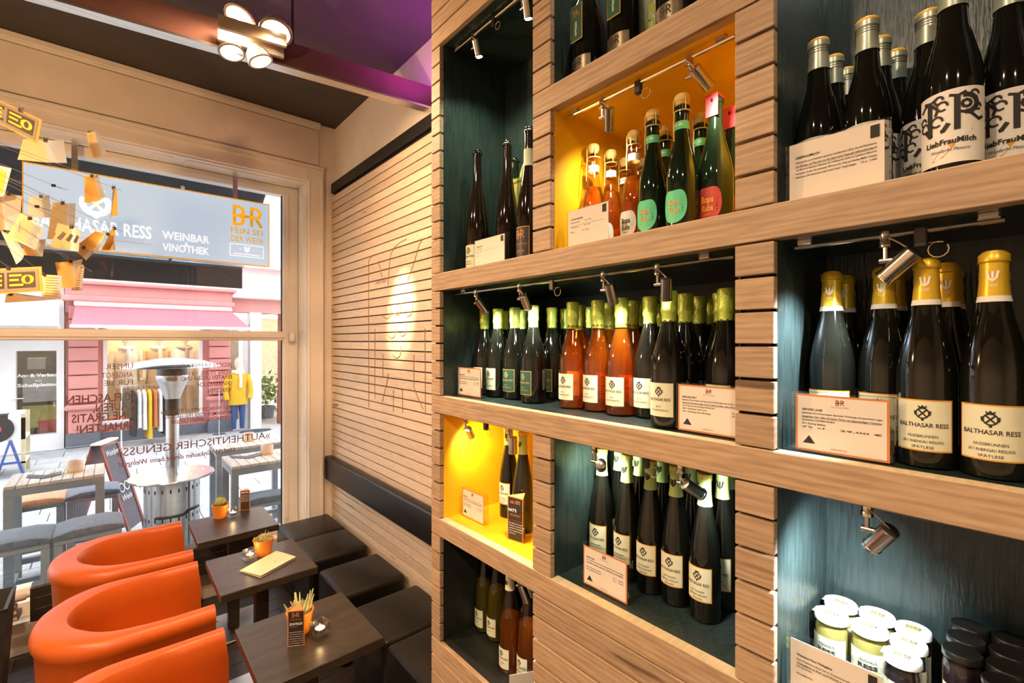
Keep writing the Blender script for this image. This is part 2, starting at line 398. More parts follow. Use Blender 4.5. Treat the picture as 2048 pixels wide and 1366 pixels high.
# ------------------------------------------------------------------ mesh helpers
class MB:
    """collects geometry for one mesh"""
    def __init__(s):
        s.v, s.f = [], []
    def add(s, vs, fs):
        o = len(s.v)
        s.v += [tuple(p) for p in vs]
        s.f += [tuple(i + o for i in f) for f in fs]
        return s
    def box(s, a, b):
        (x0, y0, z0), (x1, y1, z1) = a, b
        vs = [(x0, y0, z0), (x1, y0, z0), (x1, y1, z0), (x0, y1, z0), (x0, y0, z1), (x1, y0, z1), (x1, y1, z1), (x0, y1, z1)]
        return s.add(vs, [(0, 3, 2, 1), (4, 5, 6, 7), (0, 1, 5, 4), (1, 2, 6, 5), (2, 3, 7, 6), (3, 0, 4, 7)])
    def cbox(s, a, b, c=0.002):
        """chamfered box"""
        (x0, y0, z0), (x1, y1, z1) = a, b
        c = min(c, (x1 - x0) / 2.2, (y1 - y0) / 2.2, (z1 - z0) / 2.2)
        vs, idx = [], {}
        for i, X in enumerate((x0, x1)):
            for j, Y in enumerate((y0, y1)):
                for k, Z in enumerate((z0, z1)):
                    sx, sy, sz = (1, -1)[i] * c, (1, -1)[j] * c, (1, -1)[k] * c
                    for n, p in (('x', (X, Y + sy, Z + sz)), ('y', (X + sx, Y, Z + sz)), ('z', (X + sx, Y + sy, Z))):
                        idx[(i, j, k, n)] = len(vs); vs.append(p)
        F = []
        for i in (0, 1):
            q = [idx[(i, j, k, 'x')] for j, k in ((0, 0), (1, 0), (1, 1), (0, 1))]
            F.append(q if i else q[::-1])
            q = [idx[(j, i, k, 'y')] for j, k in ((0, 0), (1, 0), (1, 1), (0, 1))]
            F.append(q[::-1] if i else q)
            q = [idx[(j, k, i, 'z')] for j, k in ((0, 0), (1, 0), (1, 1), (0, 1))]
            F.append(q if i else q[::-1])
        for i in (0, 1):
            for j in (0, 1):
                F.append([idx[(i, j, 0, 'x')], idx[(i, j, 1, 'x')], idx[(i, j, 1, 'y')], idx[(i, j, 0, 'y')]])
                F.append([idx[(i, 0, j, 'x')], idx[(i, 1, j, 'x')], idx[(i, 1, j, 'z')], idx[(i, 0, j, 'z')]])
                F.append([idx[(0, i, j, 'y')], idx[(1, i, j, 'y')], idx[(1, i, j, 'z')], idx[(0, i, j, 'z')]])
        for i in (0, 1):
            for j in (0, 1):
                for k in (0, 1):
                    F.append([idx[(i, j, k, n)] for n in 'xyz'])
        return s.add(vs, F)
    def lathe(s, prof, n=20, axis=(0, 0), z=0.0, sx=1.0, sy=1.0, caps=True):
        vs, fs = [], []
        for r, h in prof:
            for i in range(n):
                a = 2 * PI * i / n
                vs.append((axis[0] + r * sx * math.cos(a), axis[1] + r * sy * math.sin(a), z + h))
        for k in range(len(prof) - 1):
            for i in range(n):
                j = (i + 1) % n
                fs.append((k * n + i, k * n + j, (k + 1) * n + j, (k + 1) * n + i))
        if caps:
            fs.append(tuple(range(n - 1, -1, -1)))
            fs.append(tuple((len(prof) - 1) * n + i for i in range(n)))
        return s.add(vs, fs)
    def tube(s, pts, r, n=8, closed=False):
        pts = [Vector(p) for p in pts]
        rr = r if isinstance(r, (list, tuple)) else [r] * len(pts)
        vs, fs = [], []
        N = len(pts)
        up = None
        for k, p in enumerate(pts):
            if closed:
                d = pts[(k + 1) % N] - pts[k - 1]
            else:
                d = pts[min(k + 1, N - 1)] - pts[max(k - 1, 0)]
            d = d.normalized() if d.length > 1e-9 else Vector((0, 0, 1))
            if up is None:
                up = Vector((0, 0, 1)) if abs(d.z) < 0.9 else Vector((1, 0, 0))
            a = d.cross(up)
            if a.length < 1e-6:
                a = d.cross(Vector((0.3, 1, 0.2)))
            a.normalize(); b = a.cross(d).normalized(); up = b
            for i in range(n):
                t = 2 * PI * i / n
                vs.append(p + (a * math.cos(t) + b * math.sin(t)) * rr[k])
        for k in range(N if closed else N - 1):
            k2 = (k + 1) % N
            for i in range(n):
                j = (i + 1) % n
                fs.append((k * n + i, k * n + j, k2 * n + j, k2 * n + i))
        if not closed:
            fs.append(tuple(range(n - 1, -1, -1))); fs.append(tuple((N - 1) * n + i for i in range(n)))
        return s.add(vs, fs)
    def prism(s, poly, d):
        """extrude polygon (list of 3D points) by vector d"""
        n = len(poly); d = Vector(d)
        vs = [Vector(p) for p in poly] + [Vector(p) + d for p in poly]
        fs = [tuple(range(n - 1, -1, -1)), tuple(range(n, 2 * n))]
        fs += [(i, (i + 1) % n, n + (i + 1) % n, n + i) for i in range(n)]
        return s.add(vs, fs)
    def bar(s, p0, p1, wd, ht):
        """rectangular bar between two points"""
        p0, p1 = Vector(p0), Vector(p1); d = (p1 - p0).normalized()
        a = d.cross(Vector((0, 0, 1)))
        if a.length < 1e-4: a = Vector((1, 0, 0))
        a.normalize(); b = a.cross(d).normalized()
        q = [p0 + a * (i * wd / 2) + b * (j * ht / 2) for i, j in ((-1, -1), (1, -1), (1, 1), (-1, 1))]
        return s.prism(q, p1 - p0)
    def mesh(s, name, m, smooth=False):
        me = bpy.data.meshes.new(name)
        me.from_pydata(s.v, [], s.f)
        bm = bmesh.new(); bm.from_mesh(me)
        bmesh.ops.recalc_face_normals(bm, faces=bm.faces)
        bm.to_mesh(me); bm.free()
        if smooth:
            for p in me.polygons: p.use_smooth = True
            try: me.set_sharp_from_angle(angle=R(42))
            except Exception: pass
        me.materials.append(MATS[m])
        return me

def put(name, me, parent=None, loc=(0, 0, 0), rot=(0, 0, 0)):
    o = bpy.data.objects.new(name, me)
    COL.objects.link(o)
    o.location = loc; o.rotation_euler = rot
    if parent is not None: o.parent = parent
    return o
def part(name, mb, m, parent=None, smooth=False, loc=(0, 0, 0), rot=(0, 0, 0)):
    return put(name, mb.mesh(name, m, smooth), parent, loc, rot)
def thing(name, label, cat, loc=(0, 0, 0), rotz=0.0, group=None):
    o = bpy.data.objects.new(name, None)
    o.empty_display_size = 0.05
    COL.objects.link(o)
    o.location = loc; o.rotation_euler = (0, 0, rotz)
    return tag(o, label, cat, group)
def tag(o, label, cat, group=None):
    o['label'] = label; o['category'] = cat
    if group: o['group'] = group
    return o
def struct(name, mb, m, smooth=False):
    o = part(name, mb, m, None, smooth); o['kind'] = 'structure'; return o
def copy_tree(o, parent=None, loc=None, rotz=None):
    c = o.copy(); COL.objects.link(c); c.parent = parent
    if loc is not None: c.location = loc
    if rotz is not None: c.rotation_euler = (0, 0, rotz)
    for ch in o.children:
        copy_tree(ch, c)
    return c
def rbox(name, size, bev, m, seg=3, dome=0.0):
    """soft box standing on z = 0, centred in x and y"""
    bm = bmesh.new(); bmesh.ops.create_cube(bm, size=1.0)
    for v in bm.verts:
        v.co = Vector((v.co.x * size[0], v.co.y * size[1], (v.co.z + 0.5) * size[2]))
    bmesh.ops.bevel(bm, geom=bm.edges[:] + bm.verts[:], offset=bev, segments=seg, affect='EDGES', profile=0.55)
    if dome:
        top = [f for f in bm.faces if f.normal.z > 0.95]
        bmesh.ops.subdivide_edges(bm, edges=list({e for f in top for e in f.edges}), cuts=3, use_grid_fill=True)
        for v in bm.verts:
            if v.co.z > size[2] * 0.985:
                v.co.z += dome * max(0, math.cos(PI * v.co.x / size[0])) * max(0, math.cos(PI * v.co.y / size[1]))
    me = bpy.data.meshes.new(name); bm.to_mesh(me); bm.free()
    for p in me.polygons: p.use_smooth = True
    me.materials.append(MATS[m])
    return me

# ------------------------------------------------------------------ lettering
_TXT = {}
def glyphs(s, bold=0.0, shear=0.0):
    """(verts, faces, width) of a line of lettering; capitals are 1 high, starts at x = 0"""
    k = (s, bold, shear)
    if k in _TXT: return _TXT[k]
    cu = bpy.data.curves.new('lettering', 'FONT')
    cu.body = s; cu.size = 1.0; cu.resolution_u = 2; cu.offset = bold; cu.shear = shear; cu.fill_mode = 'FRONT'
    o = bpy.data.objects.new('lettering', cu)
    me = o.to_mesh()
    vs = [v.co.copy() for v in me.vertices]; fs = [tuple(p.vertices) for p in me.polygons]
    o.to_mesh_clear(); bpy.data.objects.remove(o); bpy.data.curves.remove(cu)
    if not vs:
        _TXT[k] = ([], [], 0); return _TXT[k]
    x0 = min(v.x for v in vs); x1 = max(v.x for v in vs); H = 0.73
    vs = [((v.x - x0) / H, v.y / H) for v in vs]
    _TXT[k] = (vs, fs, (x1 - x0) / H)
    return _TXT[k]
def line2d(s, h, width=None, align='C', bold=0.0, shear=0.0):
    vs, fs, W = glyphs(s, bold, shear)
    if not vs: return [], []
    kx = (width / W) if width else h
    off = {'C': -W * kx / 2, 'L': 0.0, 'R': -W * kx}[align]
    return [(x * kx + off, y * h) for x, y in vs], fs
class Print2D:
    """flat artwork in (x right, y up) metres: text lines, rectangles, strokes"""
    def __init__(s): s.v, s.f = [], []
    def text(s, t, x, y, h, width=None, align='C', bold=0.0, shear=0.0):
        vs, fs = line2d(t, h, width, align, bold, shear); o = len(s.v)
        s.v += [(a + x, b + y) for a, b in vs]; s.f += [tuple(i + o for i in f) for f in fs]; return s
    def poly(s, pts):
        o = len(s.v); s.v += list(pts); s.f.append(tuple(range(o, o + len(pts)))); return s
    def rect(s, x0, y0, x1, y1): return s.poly([(x0, y0), (x1, y0), (x1, y1), (x0, y1)])
    def frame(s, x0, y0, x1, y1, t):
        s.rect(x0, y0, x1, y0 + t); s.rect(x0, y1 - t, x1, y1); s.rect(x0, y0 + t, x0 + t, y1 - t); s.rect(x1 - t, y0 + t, x1, y1 - t); return s
    def stroke(s, pts, t, closed=False):
        n = len(pts)
        for i in range(n if closed else n - 1):
            (x0, y0), (x1, y1) = pts[i], pts[(i + 1) % n]
            L = math.hypot(x1 - x0, y1 - y0) or 1e-6
            ax, ay = -(y1 - y0) / L * t / 2, (x1 - x0) / L * t / 2
            ex, ey = (x1 - x0) / L * t * 0.3, (y1 - y0) / L * t * 0.3
            s.poly([(x0 - ex - ax, y0 - ey - ay), (x1 + ex - ax, y1 + ey - ay), (x1 + ex + ax, y1 + ey + ay), (x0 - ex + ax, y0 - ey + ay)])
        return s
    def ring(s, x, y, r, t, n=20, a0=0, a1=360, ky=1.0):
        pts = [(x + r * math.cos(R(a0 + (a1 - a0) * i / n)), y + ky * r * math.sin(R(a0 + (a1 - a0) * i / n))) for i in range(n + 1)]
        return s.stroke(pts, t)
    def disc(s, x, y, r, n=16, ky=1.0):
        return s.poly([(x + r * math.cos(2 * PI * i / n), y + ky * r * math.sin(2 * PI * i / n)) for i in range(n)])
    def crest(s, x, y, h):
        """small heraldic emblem: ring, saltire of key and staff, crown, pendant"""
        r = h * 0.36
        s.ring(x, y, r, h * 0.09, 16)
        s.stroke([(x - r * .55, y - r * .6), (x + r * .55, y + r * .6)], h * 0.1)
        s.stroke([(x - r * .55, y + r * .6), (x + r * .55, y - r * .6)], h * 0.1)
        s.poly([(x - h * .2, y + r), (x - h * .26, y + r + h * .2), (x - h * .1, y + r + h * .1), (x, y + r + h * .24),
                (x + h * .1, y + r + h * .1), (x + h * .26, y + r + h * .2), (x + h * .2, y + r)])
        s.disc(x, y - r - h * 0.1, h * 0.09, 8)
        s.stroke([(x - r * 1.15, y - r * .3), (x - r * 1.2, y + r * .4)], h * .08); s.stroke([(x + r * 1.15, y - r * .3), (x + r * 1.2, y + r * .4)], h * .08)
        return s
    def monogram(s, x, y, h):
        """B and R joined by a dash, centred at x, base at y"""
        t = h * 0.17
        L = x - h * 0.72
        s.stroke([(L, y), (L, y + h)], t)
        for y0, y1 in ((y, y + h * .5), (y + h * .5, y + h)):
            cy, ry = (y0 + y1) / 2, (y1 - y0) / 2
            s.stroke([(L, y1), (L + h * .2, y1)] + [(L + h * .2 + ry * 1.0 * math.cos(R(a)), cy + ry * math.sin(R(a))) for a in (60, 30, 0, -30, -60)] + [(L + h * .2, y0), (L, y0)], t)
        s.stroke([(x - h * 0.3, y + h * .5), (x + h * .15, y + h * .5)], t)
        Q = x + h * 0.15
        s.stroke([(Q, y), (Q, y + h)], t)
        cy, ry = y + h * .75, h * .25
        s.stroke([(Q, y + h), (Q + h * .2, y + h)] + [(Q + h * .2 + ry * math.cos(R(a)), cy + ry * math.sin(R(a))) for a in (60, 30, 0, -30, -60)] + [(Q + h * .2, y + h * .5), (Q, y + h * .5)], t)
        s.stroke([(Q + h * .2, y + h * .5), (Q + h * .5, y)], t)
        return s
    def eagle(s, x, y, h):
        """little spread eagle mark"""
        s.stroke([(x - h * .45, y + h), (x - h * .3, y + h * .25), (x, y)], h * .22)
        s.stroke([(x + h * .45, y + h), (x + h * .3, y + h * .25), (x, y)], h * .22)
        s.stroke([(x, y + h * .95), (x, y + h * .3)], h * .2)
        return s
    def mesh(s, m, fn):
        me = bpy.data.meshes.new('print')
        me.from_pydata([tuple(fn(a, b)) for a, b in s.v], [], s.f)
        me.materials.append(MATS[m])
        return me
    def flat(s, m, origin, ex, ey):
        o, ex, ey = Vector(origin), Vector(ex), Vector(ey)
        return s.mesh(m, lambda a, b: o + ex * a + ey * b)
    def bent(s, m, r):
        """wrapped on an upright cylinder of radius r, centred on its -X side; y is height"""
        return s.mesh(m, lambda a, b: (r * math.cos(PI + a / r), r * math.sin(PI + a / r), b))
FACE_MX = ((0, -1, 0), (0, 0, 1))     # print that faces -X: right = -Y, up = Z
FACE_MY = ((1, 0, 0), (0, 0, 1))      # print that faces -Y
FACE_PY = ((-1, 0, 0), (0, 0, 1))     # print that faces +Y (reads mirrored from inside)
ORD = ['first', 'second', 'third', 'fourth', 'fifth', 'sixth', 'seventh', 'eighth', 'ninth', 'tenth', 'eleventh', 'twelfth']

# ================================================================== THE ROOM
YW, YG = 4.30, 4.57          # inner face of the window wall, plane of the window sashes
XF, XB = 0.90, 1.53          # face of the oak shelf unit, face of the slatted wall
ZC = 3.95
TZ = 0.73                    # table tops

fl = struct('floor', MB().box((-3.2, -3, -0.12), (1.75, 4.4, -0.012)), 'groove_dark')
planks = {}
def plank_mesh(L):
    k = round(L, 3)
    if k not in planks:
        planks[k] = MB().cbox((0, 0, -0.012), (L - 0.003, 0.157, 0.0), 0.0015).mesh('floor_plank', 'floor_wood')
    return planks[k]
for i in range(27):
    y = 0.1 + i * 0.16
    x = -1.9 - (i * 0.47) % 1.1
    while x < 1.55:
        L = min(1.1, 1.55 - x)
        if L > 0.05 and x + L > -1.9:
            put('floor_plank', plank_mesh(L), fl, (x, y, 0))
        x += 1.1
struct('wall_back', MB().box((-3.3, -3.15, 0), (1.9, -3, ZC)), 'wall_paint')
struct('wall_left', MB().box((-3.35, -3.1, 0), (-3.2, 4.75, ZC)), 'wall_paint')
struct('ceiling', MB().box((-3.4, -3.2, ZC), (1.9, 4.75, ZC + 0.12)), 'ceiling_paint')

# --- wall behind shelf and benches, clad with oak slats
wr = struct('wall_right', MB().box((1.56, -3.1, 0), (1.75, 4.75, ZC)), 'wall_paint')
part('slat_backing', MB().box((1.553, 1.40, 0.0), (1.56, YW - 0.002, 3.36)), 'groove_dark', wr)
slat_me = MB().cbox((0, 0, 0), (0.022, YW - 0.004 - 1.45, 0.0578), 0.0010).mesh('slat', 'oak_wall')
P2 = 0.0662
k = 0
while 0.02 + (k + 1) * P2 < 3.362:
    put('slat', slat_me, wr, (XB, 1.45, 0.018 + k * P2)); k += 1
part('top_strip', MB().cbox((1.525, 1.45, 3.352), (1.56, YW - 0.002, 3.44), 0.002), 'strip_black', wr)

# --- carved drawing in the slats (bottle, grapes and glasses)
def groove(pts):
    q = [onx(u, v, XB - 0.0005) for u, v in pts]
    part('groove', MB().tube(q, 0.0035, 5), 'engraving', wr)
def jarc(u, v, r=9):
    groove([(u - r, v + r * 0.5), (u - r * .5, v + r * 1.05), (u, v + r * 1.15), (u + r * .55, v + r * .7), (u + r * .8, v - r * .3), (u + r * .8, v - r * 1.5)])
groove([(748, 511), (741, 514), (737.5, 524), (737.4, 600), (738, 815)])
groove([(757, 523), (764, 554)])
groove([(776, 571), (779, 530), (782, 508), (789, 495), (800, 485), (813, 478)])
groove([(815, 563), (826, 532), (835, 503), (839, 488), (846, 478), (857, 475)])
groove([(750, 658), (750, 797)])
groove([(766, 708), (766, 757)])
groove([(777, 748), (775, 762), (764.5, 803)])
groove([(787, 780), (787, 823)])
groove([(805, 777), (805.5, 826)])
groove([(828, 709), (828, 775), (836, 795), (846, 818)])
groove([(850, 657), (851, 828)])
for u, v in ((775, 627), (795, 620), (818, 622), (785, 666), (806, 662), (795, 706)):
    jarc(u, v)

# --- upholstered back rest fixed to the slats
bp_ = thing('back_cushion', 'long black leather back rest fixed to the oak slat wall above the stools', 'cushion', (1.495, 2.9, 0.755))
put('cushion_pad', rbox('cushion_pad', (0.068, 2.78, 0.215), 0.022, 'leather_black', 3), bp_)

# --- window wall
ww = MB()
ww.box((1.317, YW, 0), (1.60, YW + 0.45, ZC))
ww.box((-3.3, YW, 0), (-1.45, YW + 0.45, ZC))
ww.box((-1.45, YW, 3.41), (1.317, YW + 0.45, ZC))
ww.box((-1.45, YW + 0.12, -0.3), (1.317, YW + 0.45, 0.28))
ww.box((-1.45, YW, -0.05), (1.317, YW + 0.12, 0.20))
struct('wall_window', ww, 'wall_paint')
ou = MB()
ou.box((-9, YW + 0.3, ZC), (9, YW + 0.45, 9)); ou.box((-9, YW + 0.3, -0.4), (-3.25, YW + 0.45, ZC)); ou.box((1.6, YW + 0.3, -0.4), (9, YW + 0.45, ZC))
struct('wall_outside', ou, 'facade_pale')
def trim(n, pts, m='casing_paint'):
    mb = MB()
    for a, b in pts: mb.cbox(a, b, 0.004)
    return struct('trim_%d' % n, mb, m)
trim(1, [((1.317, YW - 0.03, 0), (1.44, YW, 3.55)), ((1.42, YW - 0.04, 0), (1.447, YW - 0.001, 3.56)), ((1.319, YW - 0.036, 0), (1.335, YW - 0.02, 3.43))])
trim(2, [((-1.6, YW - 0.03, 3.412), (1.317, YW, 3.53)), ((-1.6, YW - 0.05, 3.53), (1.45, YW, 3.556)), ((-1.6, YW - 0.04, 3.50), (1.42, YW, 3.53))])
trim(3, [((-3.2, YW - 0.02, 3.575), (1.41, YW - 0.002, 3.885))], 'wall_paint')
trim(4, [((-3.2, YW - 0.045, 3.905), (1.42, YW, 3.947)), ((-3.2, YW - 0.03, 3.89), (1.42, YW, 3.907))])
# panelled linings of the window recess
t5 = trim(5, [((1.309, YW + 0.0, 0.30), (1.3165, YG - 0.04, 3.41))])
for z0, z1 in ((0.45, 1.10), (1.16, 1.96), (2.10, 3.3)):
    mb = MB()
    for a, b in (((1.302, YW + 0.05, z0), (1.309, YW + 0.062, z1)), ((1.302, YW + 0.19, z0), (1.309, YW + 0.202, z1)),
                 ((1.302, YW + 0.062, z0), (1.309, YW + 0.19, z0 + 0.012)), ((1.302, YW + 0.062, z1 - 0.012), (1.309, YW + 0.19, z1))):
        mb.box(a, b)
    part('panel_moulding', mb, 'casing_paint', t5)
t6 = trim(6, [((-1.45, YW, 3.402), (1.309, YG - 0.04, 3.4095))])
for x0, x1 in ((-1.4, -0.52), (-0.44, 0.36), (0.44, 1.26)):
    mb = MB()
    for a, b in (((x0, YW + 0.05, 3.394), (x1, YW + 0.062, 3.402)), ((x0, YW + 0.19, 3.394), (x1, YW + 0.202, 3.402)),
                 ((x0, YW + 0.062, 3.394), (x0 + 0.012, YW + 0.19, 3.402)), ((x1 - 0.012, YW + 0.062, 3.394), (x1, YW + 0.19, 3.402))):
        mb.box(a, b)
    part('panel_moulding', mb, 'casing_paint', t6)
# window with two panes, transom bar and handle
win = struct('window_1', MB().cbox((1.18, YG - 0.045, 0.28), (1.309, YG + 0.05, 3.40), 0.006).cbox((-1.45, YG - 0.045, 0.28), (-1.31, YG + 0.05, 3.40), 0.006), 'casing_paint')
part('head_rail', MB().cbox((-1.31, YG - 0.045, 3.32), (1.18, YG + 0.05, 3.40), 0.006).box((-1.31, YG - 0.055, 3.345), (1.18, YG - 0.04, 3.36)), 'casing_paint', win)
part('transom_bar', MB().cbox((-1.31, YG - 0.04, 2.008), (1.18, YG + 0.05, 2.090), 0.008).cbox((-1.31, YG - 0.052, 2.03), (1.2, YG - 0.03, 2.068), 0.006), 'casing_paint', win)
part('bottom_rail', MB().cbox((-1.31, YG - 0.045, 0.28), (1.18, YG + 0.05, 0.335), 0.006), 'casing_paint', win)
part('sash_edge', MB().box((1.205, YG - 0.056, 0.40), (1.218, YG - 0.044, 3.34)), 'casing_paint', win)
part('glazing_seal', MB().box((1.172, YG - 0.006, 0.33), (1.181, YG + 0.012, 3.325)), 'plastic_black', win)
part('pane', MB().box((-1.31, YG, 2.088), (1.1805, YG + 0.008, 3.322)), 'window_glass', win)
part('pane', MB().box((-1.31, YG, 0.333), (1.1805, YG + 0.008, 2.010)), 'window_glass', win)
part('handle', MB().cbox((1.222, YG - 0.10, 1.995), (1.268, YG - 0.045, 2.085), 0.012), 'white_paint', win, True)

# --- lettering on the lower pane: reads from the street
def glass_line(t, ur, ul, v, h, bold=0.0, shear=0.0, vl=None):
    a = ony(ur, v, YG + 0.0095); b = ony(ul, vl or v, YG + 0.0095)
    p = Print2D().text(t, 0, 0, h, abs(a.x - b.x), 'L', bold, shear)
    put('window_lettering', p.flat('window_ink', (a.x, YG + 0.0095, (a.z)), *FACE_PY), win)
glass_line('»AUTHENTISCHER GENUSS«', 540, 232, 876, 0.062)
glass_line('Und (W)Einkaufen direkt beim Weingut!', 470, 236, 903, 0.04, 0.012, 0.3)
for t, ul, v in (('10 FLASCHEN', 132, 800), ('KAUFEN,', 186, 818), ('EINE GRATIS', 143, 836), ('ERHALTEN!', 153, 857)):
    glass_line(t, 268, ul, v, 0.062, 0.02)
for t, ul, v in (('UNSER', 212, 737), ('ANGEBOT', 203, 754), ('FÜR SIE', 208, 769)):
    glass_line(t, 266, ul, v, 0.042)
for t, ul, v, b in (('JEDEN SAMSTAG', 362, 733, 0), ('VON 10 BIS 18 UHR', 352, 748, 0), ('BERATEN LASSEN UND', 362, 757, .012), ('UNVERBINDLICH', 396, 770, .012), ('VERKOSTEN', 416, 783, .012)):
    glass_line(t, 464, ul, v, 0.036, b)
for t, ul, v in (('ALLE WEINE ZU WEINGUTSPREISEN', 322, 817), ('MITNEHMEN ODER FREI HAUS IN', 330, 827), ('WIESBADEN LIEFERN LASSEN!', 342, 837)):
    glass_line(t, 464, ul, v, 0.030, 0.012)

# ================================================================== OAK SHELF UNIT
PZ, ZB = 0.0635, 2.2155
def zk(k): return ZB + PZ * k
KMIN, KMAX = -34, 26
YL = 1.50                                             # left end of the unit
DIV = [(1.442, 1.50), (0.884, 0.954), (0.324, 0.393), (-0.236, -0.166)]
# compartments: name, y0, y1, k range, back plane, liner
CMP = [('L1', 0.954, 1.442, 1, 13, 1.21, 'liner_green'), ('M0', 0.393, 0.884, 8, 20, 1.30, 'liner_green'), ('M1', 0.393, 0.884, 1, 6, 1.33, 'liner_yellow'),
       ('R1', -0.166, 0.324, 1, 13, 1.20, 'liner_green'), ('W', 0.393, 1.442, -6, -1, 1.447, 'liner_green'), ('R2', -0.166, 0.324, -6, -1, 1.195, 'liner_green'),
       ('L3', 0.954, 1.442, -13, -8, 1.20, 'liner_yellow'), ('M3', 0.393, 0.884, -13, -8, 1.33, 'liner_green'), ('R3', -0.166, 0.324, -13, -8, 1.20, 'liner_green'),
       ('L4', 0.954, 1.442, -20, -15, 1.30, 'liner_black')]
FLOORZ = {}
shelf = thing('wine_shelf', 'tall built-in shelf unit faced with horizontal oak slats and filled with bottles', 'shelf', (XF, 0.4, 0))
SO = Vector((XF, 0.4, 0))
def sp(name, mb, m, smooth=False):
    o = part(name, mb, m, None, smooth); o.parent = shelf; o.matrix_parent_inverse = Matrix.Translation(-SO); return o
slat_cache = {}
def face_slat(y0, y1, z, board=False):
    L = round(y1 - y0, 4)
    if (L, board) not in slat_cache:
        if board: mb = MB().cbox((0, 0, -0.0308), (0.03, L, 0.0308), 0.0012)
        else: mb = MB().cbox((0, 0, -0.0288), (0.0165, L, 0.0288), 0.0012)
        slat_cache[(L, board)] = mb.mesh('shelf_board' if board else 'slat', 'oak')
    o = bpy.data.objects.new('shelf_board' if board else 'slat', slat_cache[(L, board)])
    COL.objects.link(o); o.parent = shelf
    o.location = Vector((XF, y0, z)) - SO
    if board:
        if ('edge', L) not in slat_cache: slat_cache[('edge', L)] = MB().box((.0012, 0, .0308), (.030, L, .0316)).mesh('board_edge', 'ply_edge')
        e = bpy.data.objects.new('board_edge', slat_cache[('edge', L)]); COL.objects.link(e); e.parent = o
for k in range(KMIN, KMAX + 1):
    holes = sorted([(c[1], c[2]) for c in CMP if c[3] <= k <= c[4]])
    segs, y = [], -1.1
    for a, b in holes:
        if a > y + 1e-4: segs.append((y, a))
        y = b
    if y < YL - 1e-4: segs.append((y, YL))
    full = k in (0, -7, -14)
    for a, b in segs:
        bd = full or (k == 7 and a < 0.6 < b + 0.4 and (a, b) == (0.324, 0.954))
        face_slat(a, b, zk(k), bd)
        if not bd and b - a > 0.2:
            pass
# carcass behind the slats: dark battens fill the gaps, liners make the niches
car = MB()
for y0, y1 in DIV:
    for k0, k1 in (((-34, -8), (0, 26)) if y0 == 0.884 else ((-34, 26),)):
        car.box((XF + 0.0168, y0 + 0.003, zk(k0) - .03), (XF + 0.045, y1 - 0.003, zk(k1) + .03))
sp('carcass', car, 'groove_dark')
def solid(y0, y1, k0, k1):
    sp('backing_board', MB().box((XF + 0.0168, y0, zk(k0) - 0.03), (XF + 0.04, y1, zk(k1) + 0.03)), 'groove_dark')
solid(-1.1, -0.236, KMIN, KMAX)
solid(0.954, 1.442, 14, KMAX); solid(0.954, 1.442, KMIN, -21)
solid(0.393, 0.884, KMIN, -15); solid(0.393, 0.884, 21, KMAX)
solid(-0.166, 0.324, KMIN, -15); solid(-0.166, 0.324, 14, KMAX)
sp('end_panel', MB().box((XF + 0.018, 1.478, 0), (1.553, YL, ZC - 0.1)), 'oak')
sp('top_panel', MB().box((XF + 0.018, -1.1, ZC - 0.14), (1.55, 1.478, ZC - 0.1)), 'oak')
sp('end_panel', MB().box((XF + 0.018, -1.1, 0), (1.55, -1.08, ZC - 0.1)), 'oak')
for nm, y0, y1, k0, k1, xb, m in CMP:
    zt, zb = zk(k1 + 1) - 0.0308, zk(k0 - 1) + 0.0308
    if nm == 'L4': zb = zk(k0 - 1) + 0.0288
    FLOORZ[nm] = zb
    f = XF + (0.03 if k0 - 1 in (0, -7, -14, 7) else 0.0165); ft = XF + (0.03 if k1 + 1 in (0, -7, -14, 7) else 0.0165)
    t = 0.012
    sp('niche_floor', MB().box((f, y0, zb - t), (xb, y1, zb)), m)
    sp('niche_ceiling', MB().box((ft, y0, zt), (xb, y1, zt + t)), m)
    sp('niche_side', MB().box((XF + 0.0168, y1, zb - t), (xb, y1 + t, zt + t)), m)
    sp('niche_side', MB().box((XF + 0.0168, y0 - t, zb - t), (xb, y0, zt + t)), m)
    sp('niche_back', MB().box((xb, y0 - t, zb - t), (xb + t, y1 + t, zt + t)), m)

# ================================================================== CEILING BEAM AND LAMPS
def beam_pt(u, v): return onz(u, v, 3.60)
B0 = Vector((-1.3, 3.02, 3.49)); B1 = Vector((1.555, 2.60, 3.49))
bd = (B1 - B0).normalized(); bn = Vector((bd.y, -bd.x, 0))      # bn points to the camera side
bmm = thing('ceiling_beam', 'slim red-brown lighting beam crossing below the dark ceiling to the slat wall', 'beam', (B0 + B1) / 2)
BO = (B0 + B1) / 2
def bp(name, mb, m, smooth=False, parent=None):
    o = part(name, mb, m, None, smooth)
    o.parent = parent or bmm; o.matrix_parent_inverse = Matrix.Translation(-BO); return o
q = [B0 + bn * .03, B0 - bn * .03, B0 - bn * .03 + Vector((0, 0, .13)), B0 + bn * .03 + Vector((0, 0, .13))]
bp('beam_body', MB().prism(q, B1 - B0), 'beam_red')
q = [B0 + bn * .034 + Vector((0, 0, -.012)), B0 - bn * .034 + Vector((0, 0, -.012)), B0 - bn * .034, B0 + bn * .034]
bp('metal_rail', MB().prism(q, B1 - B0), 'brushed')
for t_ in (0.25, 0.72):
    c_ = B0.lerp(B1, t_)
    bp('hanger', MB().tube([c_ + Vector((0, 0, .12)), c_ + Vector((0, 0, .46))], 0.008), 'dark_metal')
cl = thing('spot_cluster', 'cluster of four bright round halogen spots clamped to the ceiling beam', 'ceiling lamp', B0.lerp(B1, 0.66) - Vector((0, 0, .05)))
CO = cl.location.copy()
def cp(name, mb, m, smooth=False, parent=None):
    o = part(name, mb, m, None, smooth); o.parent = parent or cl
    if parent is None: o.matrix_parent_inverse = Matrix.Translation(-CO)
    return o
